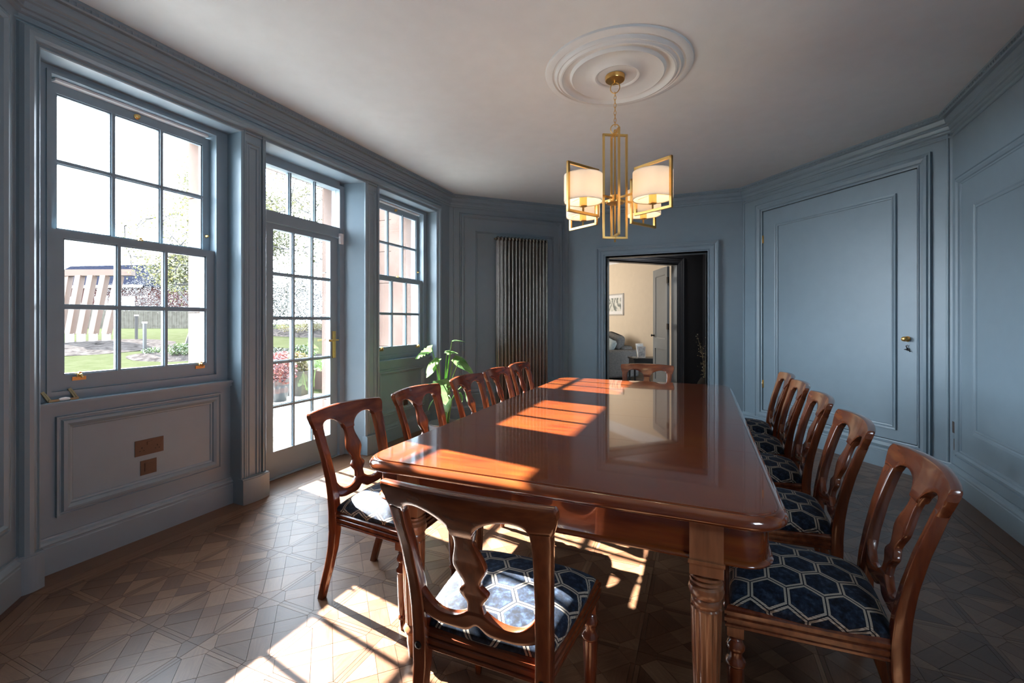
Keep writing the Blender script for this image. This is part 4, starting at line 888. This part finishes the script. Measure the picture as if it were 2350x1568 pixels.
# floor vase with dried stems in the hall
vp = gp(1617, 6.95); vv = empty('floor_vase', tuple(vp), 0, 'pale tapered vase of dried flower stems inside the dark hall', 'vase')
m = MB(); m.lathe([(0, 0), (.11, 0), (.12, .03), (.125, .2), (.10, .34), (.055, .415), (.05, .42), (.045, .41), (0, .40)], 28); m.build('vase', BEIGE, vv)
r5 = random.Random(11)
for i in range(9):
    a = r5.uniform(0, 6.28); lean = r5.uniform(.03, .17); h = r5.uniform(.62, 1.08); pts = [(0, 0, .38)]; 
    for k in range(1, 6): t = k/5; pts.append((math.cos(a)*lean*t*t+r5.uniform(-.01, .01), math.sin(a)*lean*t*t+r5.uniform(-.01, .01), .38+(h-.38)*t))
    s_ = MB().tube(pts, .0022, 5).build('dried_stem', DRYL, vv); m = MB()
    for k in range(26):
        j = r5.randint(1, 5); c = Vector(pts[j])+Vector((r5.gauss(0, .028), r5.gauss(0, .028), r5.gauss(0, .03))); d = Vector((r5.gauss(0, 1), r5.gauss(0, 1), r5.gauss(0, 1))).normalized()*.012; e_ = d.cross(Vector((r5.gauss(0, 1), r5.gauss(0, 1), 1))).normalized()*.009
        m.add([c-d, c+e_, c+d, c-e_], [(0, 1, 2, 3)])
    o = m.build('seed_heads', DRYL, s_); o['kind'] = 'stuff'
# ================================================================== GARDEN
GZ = -.12
def ground(x, y): return GZ+min(.92, max(0, (-.3875*x+.9219*y-8.6)*.075))
m = MB(); xs = [-3.5-i*1.6 for i in range(34)]; ys_ = [-16+1.6*j for j in range(48)]; nj = len(ys_)
m.add([(x, y, ground(x, y)-.02) for x in xs for y in ys_], [(i*nj+j, (i+1)*nj+j, (i+1)*nj+j+1, i*nj+j+1) for i in range(len(xs)-1) for j in range(nj-1)], True)
struct('ground_lawn', m, GRASS, label='bright sunlit lawn of the back garden')
pm_ = MB(); x_ = -3.45; cnt = 0; pav = empty('ground_patio', (0, 0, 0), 0, 'pale stone slab patio outside the garden door'); pav['kind'] = 'structure'
r6 = random.Random(3)
for i in range(9):
    for j in range(25):
        a, b = -3.46-i*.62, -6+j*.62-(.31 if i % 2 else 0)
        if -.3875*a+.9219*b < 9.6: MB().box(a-.61, a, b, b+.61, GZ-.06, GZ+r6.uniform(-.003, .003)).build('paving_slab', PATIO, pav)
def bed(name, poly, lab, h=.10):
    m = MB(); n = len(poly); c = sum((Vector(p) for p in poly), Vector((0, 0)))/n; V = []; F = []
    for k in range(5):
        t = 1-k/4
        for p in poly: q = c+(Vector(p)-c)*t; V.append((q.x+r6.uniform(-.04, .04), q.y+r6.uniform(-.04, .04), ground(q.x, q.y)-.03+h*(1-t**3)+r6.uniform(0, .03)))
    for k in range(4):
        for i in range(n): F.append((k*n+i, k*n+(i+1) % n, (k+1)*n+(i+1) % n, (k+1)*n+i))
    m.add(V, F); return tag(m.build(name, SOIL), lab, 'flower bed', None, 'stuff')
def blob(cx, cy, rx, ry, n=22): return [(cx+rx*math.cos(2*pi*i/n), cy+ry*math.sin(2*pi*i/n)) for i in range(n)]
def gb(px, d): q = gp(px, d); return q.x, q.y
bed('flower_bed', blob(*gb(215, 15.6), 2.6, 2.2), 'bare soil flower bed curving in front of the timber arches')
bed('flower_bed', blob(*gb(385, 13.4), 1.5, .8), 'soil bed with low green plants on the near lawn')
bed('flower_bed', blob(*gb(690, 12.2), 2.2, 1.2), 'planted bed behind the patio pots, seen through the glass door', .2)
bed('flower_bed', blob(*gb(720, 20.5), 3.2, 1.8), 'bed with low golden shrubs at the back of the lawn', .2)
def quadcloud(m, rng, c, R, n, size, shape=(1, 1, 1), hollow=.0):
    for i in range(n):
        d = Vector((rng.gauss(0, 1), rng.gauss(0, 1), rng.gauss(0, 1))).normalized()*(hollow+(1-hollow)*rng.random()**.5)
        p = Vector(c)+Vector((d.x*R*shape[0], d.y*R*shape[1], d.z*R*shape[2])); s_ = size*rng.uniform(.6, 1.3)
        a = Vector((rng.gauss(0, 1), rng.gauss(0, 1), rng.gauss(0, 1))).normalized()*s_; b = a.cross(Vector((rng.gauss(0, 1), rng.gauss(0, 1), rng.gauss(0, 1)))).normalized()*s_*.6
        m.add([p-a, p+b, p+a, p-b], [(0, 1, 2, 3)])
def tree(x, y, h, R, lab, leaf_m, seed, nl=2600, ls=.07, lean=(0, 0), twigs=5, dens=.55, crown=None):
    rng = random.Random(seed); r = empty('tree', (x, y, ground(x, y)), 0, lab, 'tree'); tips = []; m = MB()
    def grow(p, d, L, rad, dep):
        pts = [p]; 
        for k in range(3):
            d = (d+Vector((rng.gauss(0, .16), rng.gauss(0, .16), rng.gauss(.02, .08)))).normalized(); pts.append(pts[-1]+d*L/3)
        m.tube(pts, [rad, rad*.85, rad*.7, rad*.55], 5)
        if dep <= 2: tips.extend(pts[1:])
        if dep == 0: return
        for k in range(rng.choice((2, 3, 3))):
            a = rng.uniform(0, 6.28); sp_ = rng.uniform(.45, 1.0); nd = (d+Vector((math.cos(a)*sp_, math.sin(a)*sp_, rng.uniform(-.15, .35)))).normalized(); grow(pts[rng.choice((2, 3, 3))], nd, L*rng.uniform(.6, .82), rad*.55, dep-1)
    grow(Vector((0, 0, -.1)), Vector((lean[0], lean[1], 1)).normalized(), h*.36, R*.030, twigs)
    if crown:
        ux, cz, R1, R2, nc = crown; c0_ = rg_*ux+Vector((0, 0, cz))
        for k in range(nc):
            d = Vector((rng.gauss(0, 1), rng.gauss(0, 1), rng.gauss(0, 1))).normalized()*rng.random()**.4; q = c0_+Vector((d.x*R1, d.y*R1, d.z*R2))
            st = min(tips, key=lambda t_: (t_-q).length); md = st.lerp(q, .5)+Vector((rng.gauss(0, .12), rng.gauss(0, .12), rng.gauss(0, .12)))
            m.tube([st, md, q], [.022, .014, .006], 4); tips.append(q)
    m.build('trunk', BARK, r)
    m = MB(); per = max(1, nl//max(1, len(tips)))
    for t_ in tips:
        if rng.random() < dens: quadcloud(m, rng, t_, R*.17, per+1, ls)
    o = m.build('crown', leaf_m, r); o['kind'] = 'stuff'; return r
tree(*gb(425, 15.5), 5.6, 2.5, 'large spreading tree with pale yellow-green spring leaves right of the timber arches', TREEL, 21, 20000, .042, dens=1, crown=(-.5, 3.3, 1.7, 1.6, 60))
tree(*gb(585, 16.0), 7.8, 3.3, 'leafy spring tree seen through the top panes of the glass door', TREEL, 5, 26000, .045, dens=1, crown=(1.6, 4.5, 2.2, 2.3, 120))
tree(*gb(752, 19.5), 7.5, 3.0, 'nearly bare tree with fine dark twigs beyond the glass door', SILV, 8, 1500, .04, crown=(-.4, 4.6, 2.2, 1.8, 40))
def shrub(x, y, R, h, lab, mat, seed, n=900, sz=.035, kind='shrub'):
    rng = random.Random(seed); r = empty(kind, (x, y, ground(x, y)), 0, lab, 'shrub'); m = MB()
    for k in range(9): a = rng.uniform(0, 6.28); m.tube([(0, 0, 0), (math.cos(a)*R*.4, math.sin(a)*R*.4, h*.5), (math.cos(a)*R*.8, math.sin(a)*R*.8, h*.95)], .008, 4)
    m.build('stem', BARK, r); m = MB(); quadcloud(m, rng, (0, 0, h*.55), 1, n, sz, (R, R, h*.5), .3); o = m.build('foliage', mat, r); o['kind'] = 'stuff'; return r
shrub(*gb(400, 34), 3.0, 4.4, 'silvery twiggy bush behind the fence, beyond the large tree', SILV, 2, 7000, .035)
shrub(*gb(285, 34), 2.2, 3.2, 'lower silvery bush behind the fence, right of the timber arches', SILV, 3, 4200, .035)
shrub(*gb(625, 22), 2.0, 3.0, 'tangled grey hedge bush behind the lawn, left part of the glass door view', HEDGEL, 4, 7000, .04)
shrub(*gb(745, 27), 2.6, 3.6, 'tangled grey hedge bush behind the lawn, right part of the glass door view', SILV, 5, 7000, .04)
shrub(*gb(418, 13.3), .42, .38, 'bright green low plant on the near bed', GRNL, 6, 1000, .03)
shrub(*gb(352, 13.6), .30, .22, 'small green plant at the left of the near bed', GRNL, 7, 450, .025)
shrub(*gb(690, 19.6), .95, .60, 'rounded golden heather shrub at the back of the lawn', YELL, 8, 1600, .03)
shrub(*gb(742, 19.9), .80, .55, 'second golden shrub at the back of the lawn', YELL, 9, 1200, .03)
shrub(*gb(693, 12.0), .36, .50, 'fresh green iris clump behind the patio pots', GRNL, 10, 900, .03)
shrub(*gb(655, 11.6), .5, .38, 'reddish-brown low shrub behind the patio pots', REDL, 12, 1000, .03)
shrub(*gb(630, 12.6), .45, .35, 'low brown and green plant at the left of the patio bed', HEDGEL, 13, 900, .03)
# fence of upright boards
FA = Vector((*gb(60, 30), 0)); FB = Vector((*gb(560, 30), 0)); fd = (FB-FA); fl_ = fd.length; fd.normalize(); ft = empty('fence', tuple(FA), 0, 'weathered upright-board timber fence at the end of the garden', 'fence')
m = MB(); nb = int(fl_/.16)
for k in range(nb):
    p = fd*(k*.16); M = Matrix.Translation((p.x, p.y, .70)) @ Matrix.Rotation(math.atan2(fd.y, fd.x), 4, 'Z'); m.box(0, .145, -.012+(k % 2)*.012, .010+(k % 2)*.012, 0, 1.50+.02*math.sin(k*1.7), M)
o = m.build('fence_board', FENCE, ft); o['kind'] = 'stuff'
m = MB(); p = fd*fl_
for z in (1.0, 1.9): m.bar(Vector((-.05, 0, z)), p+Vector((-.05, 0, z)), .06)
o = m.build('fence_rail', FENCE, ft)
# raking timber arches
c0 = gp(225, 17.2); pg = empty('timber_arches', (c0.x, c0.y, 0), 0, 'pale orange timber structure of raking posts under one long beam', 'pergola')
A0 = gp(120, 17.0, 3.10)-c0; A1 = gp(306, 17.4, 3.16)-c0; m = MB(); m.bar(A0, A1, .24); m.build('beam', OAK, pg)
for tpx, bpx in ((131, 108), (157, 134), (184, 160), (212, 186), (241, 214), (274, 244)):
    tp = gp(tpx, 17.1, 3.0)-c0; bt = gp(bpx, 16.6, .80)-c0; m = MB(); m.bar(tp, bt, .21, up=(fwd[0], fwd[1], 0)); m.build('raking_post', OAK, pg)
    m = MB(); m.box(-.09, .09, -.09, .09, -.35, .02); m.build('post_foot', PATIO, pg, loc=bt)
# neighbouring building
c0 = gp(290, 46); bl = empty('building', tuple(c0), YAW-.15, 'neighbouring house with a dark slate roof and red brick wall beyond the fence', 'building')
MB().box(-6.5, 5.5, -3, 3, 0, 4.6).build('wall', BRICK, bl); m = MB(); m.prism([(-3.6, 4.5), (3.6, 4.5), (0, 7.0)], -6.8, 5.8, Matrix(((0, 0, 1, 0), (1, 0, 0, 0), (0, 1, 0, 0), (0, 0, 0, 1)))); m.build('roof', ROOF, bl)
MB().box(-6.8, 5.8, -3.7, -3.5, 4.4, 4.62).build('gutter', WHITE, bl)
for k in range(4): MB().box(-6+3*k, -4.6+3*k, -3.05, -2.98, 2.2, 3.6).build('window', WHITE, bl)
# slender garden posts
for i, (px, d, h, lab) in enumerate(((332, 13.6, .98, 'dark square bollard light on the lawn, seen in the middle lower pane'), (313, 17.5, .95, 'thin dark garden post left of the bollard light'))):
    p = gp(px, d); r = empty('bollard_light', (p.x, p.y, ground(p.x, p.y)-.02), 0, lab, 'garden light'); MB().box(-.035, .035, -.035, .035, 0, h).build('post', BLACK if i == 0 else BARK, r); MB().box(-.05, .05, -.05, .05, h, h+.05).build('lamp_head', plain('lamp_cap_%d' % i, (.5, .5, .5, 1), .4).m, r)
# pots on the patio
def pot_plant(px, d, prof, mat, pname, lab, leafmat, R, h, n, sz, seed, square=False):
    p = gp(px, d); r = empty(pname, (p.x, p.y, GZ+.003), .3, lab, 'plant pot'); rng = random.Random(seed)
    if square:
        w0, w1, hh = prof; m = MB(); m.loft([[Vector((sx_*w, sy_*w, z)) for sx_, sy_ in ((-1, -1), (1, -1), (1, 1), (-1, 1))] for w, z in ((w0, 0), (w1, hh), (w1-.03, hh), (w1-.04, hh-.06))], smooth=False); zt_ = hh
    else:
        m = MB(); m.lathe(prof, 40, mod=(lambda a, z: 1+.02*math.cos(a*18))); zt_ = prof[-1][1]
    m.build('pot', mat, r); m = MB(); quadcloud(m, rng, (0, 0, zt_+h*.4), 1, n, sz, (R, R, h*.6), .2); o = m.build('foliage', leafmat, r); o['kind'] = 'stuff'; return r
PPF = [(0, 0), (.11, 0), (.12, .01), (.16, .20), (.185, .36), (.20, .38), (.20, .40), (.17, .40), (.16, .36), (0, .35)]
pot_plant(641, 7.9, PPF, BLUEP, 'blue_plant_pot', 'ribbed blue glazed pot with a pink-red leafy plant, outside the glass door', REDL, .30, .52, 800, .035, 1)
pot_plant(683, 8.6, (.17, .25, .46), BEIGE, 'square_planter', 'pale square planter with yellow shrub, outside the glass door', YELL, .24, .36, 800, .03, 2, True)
pot_plant(590, 7.3, PPF, MAG, 'magenta_plant_pot', 'magenta glazed pot half hidden by the left frame of the glass door', REDL, .26, .5, 600, .035, 3)
pot_plant(752, 9.4, (.30, .32, .40), OAK, 'timber_planter', 'low timber planter with spiky plants at the right of the glass door view', GRNL, .25, .3, 250, .04, 4, True)
for i, (px, d, k) in enumerate(((600, 31, .9), (700, 33, 1.0), (800, 35, 1.0))):
    shrub(*gb(px, d), 2.2*k, 3.6*k, ['leafless grey thicket far behind the lawn, left of three', 'tallest grey thicket far behind the lawn, middle of three', 'grey thicket far behind the lawn, right of three'][i], SILV, 30+i, 4000, .06, 'thicket')
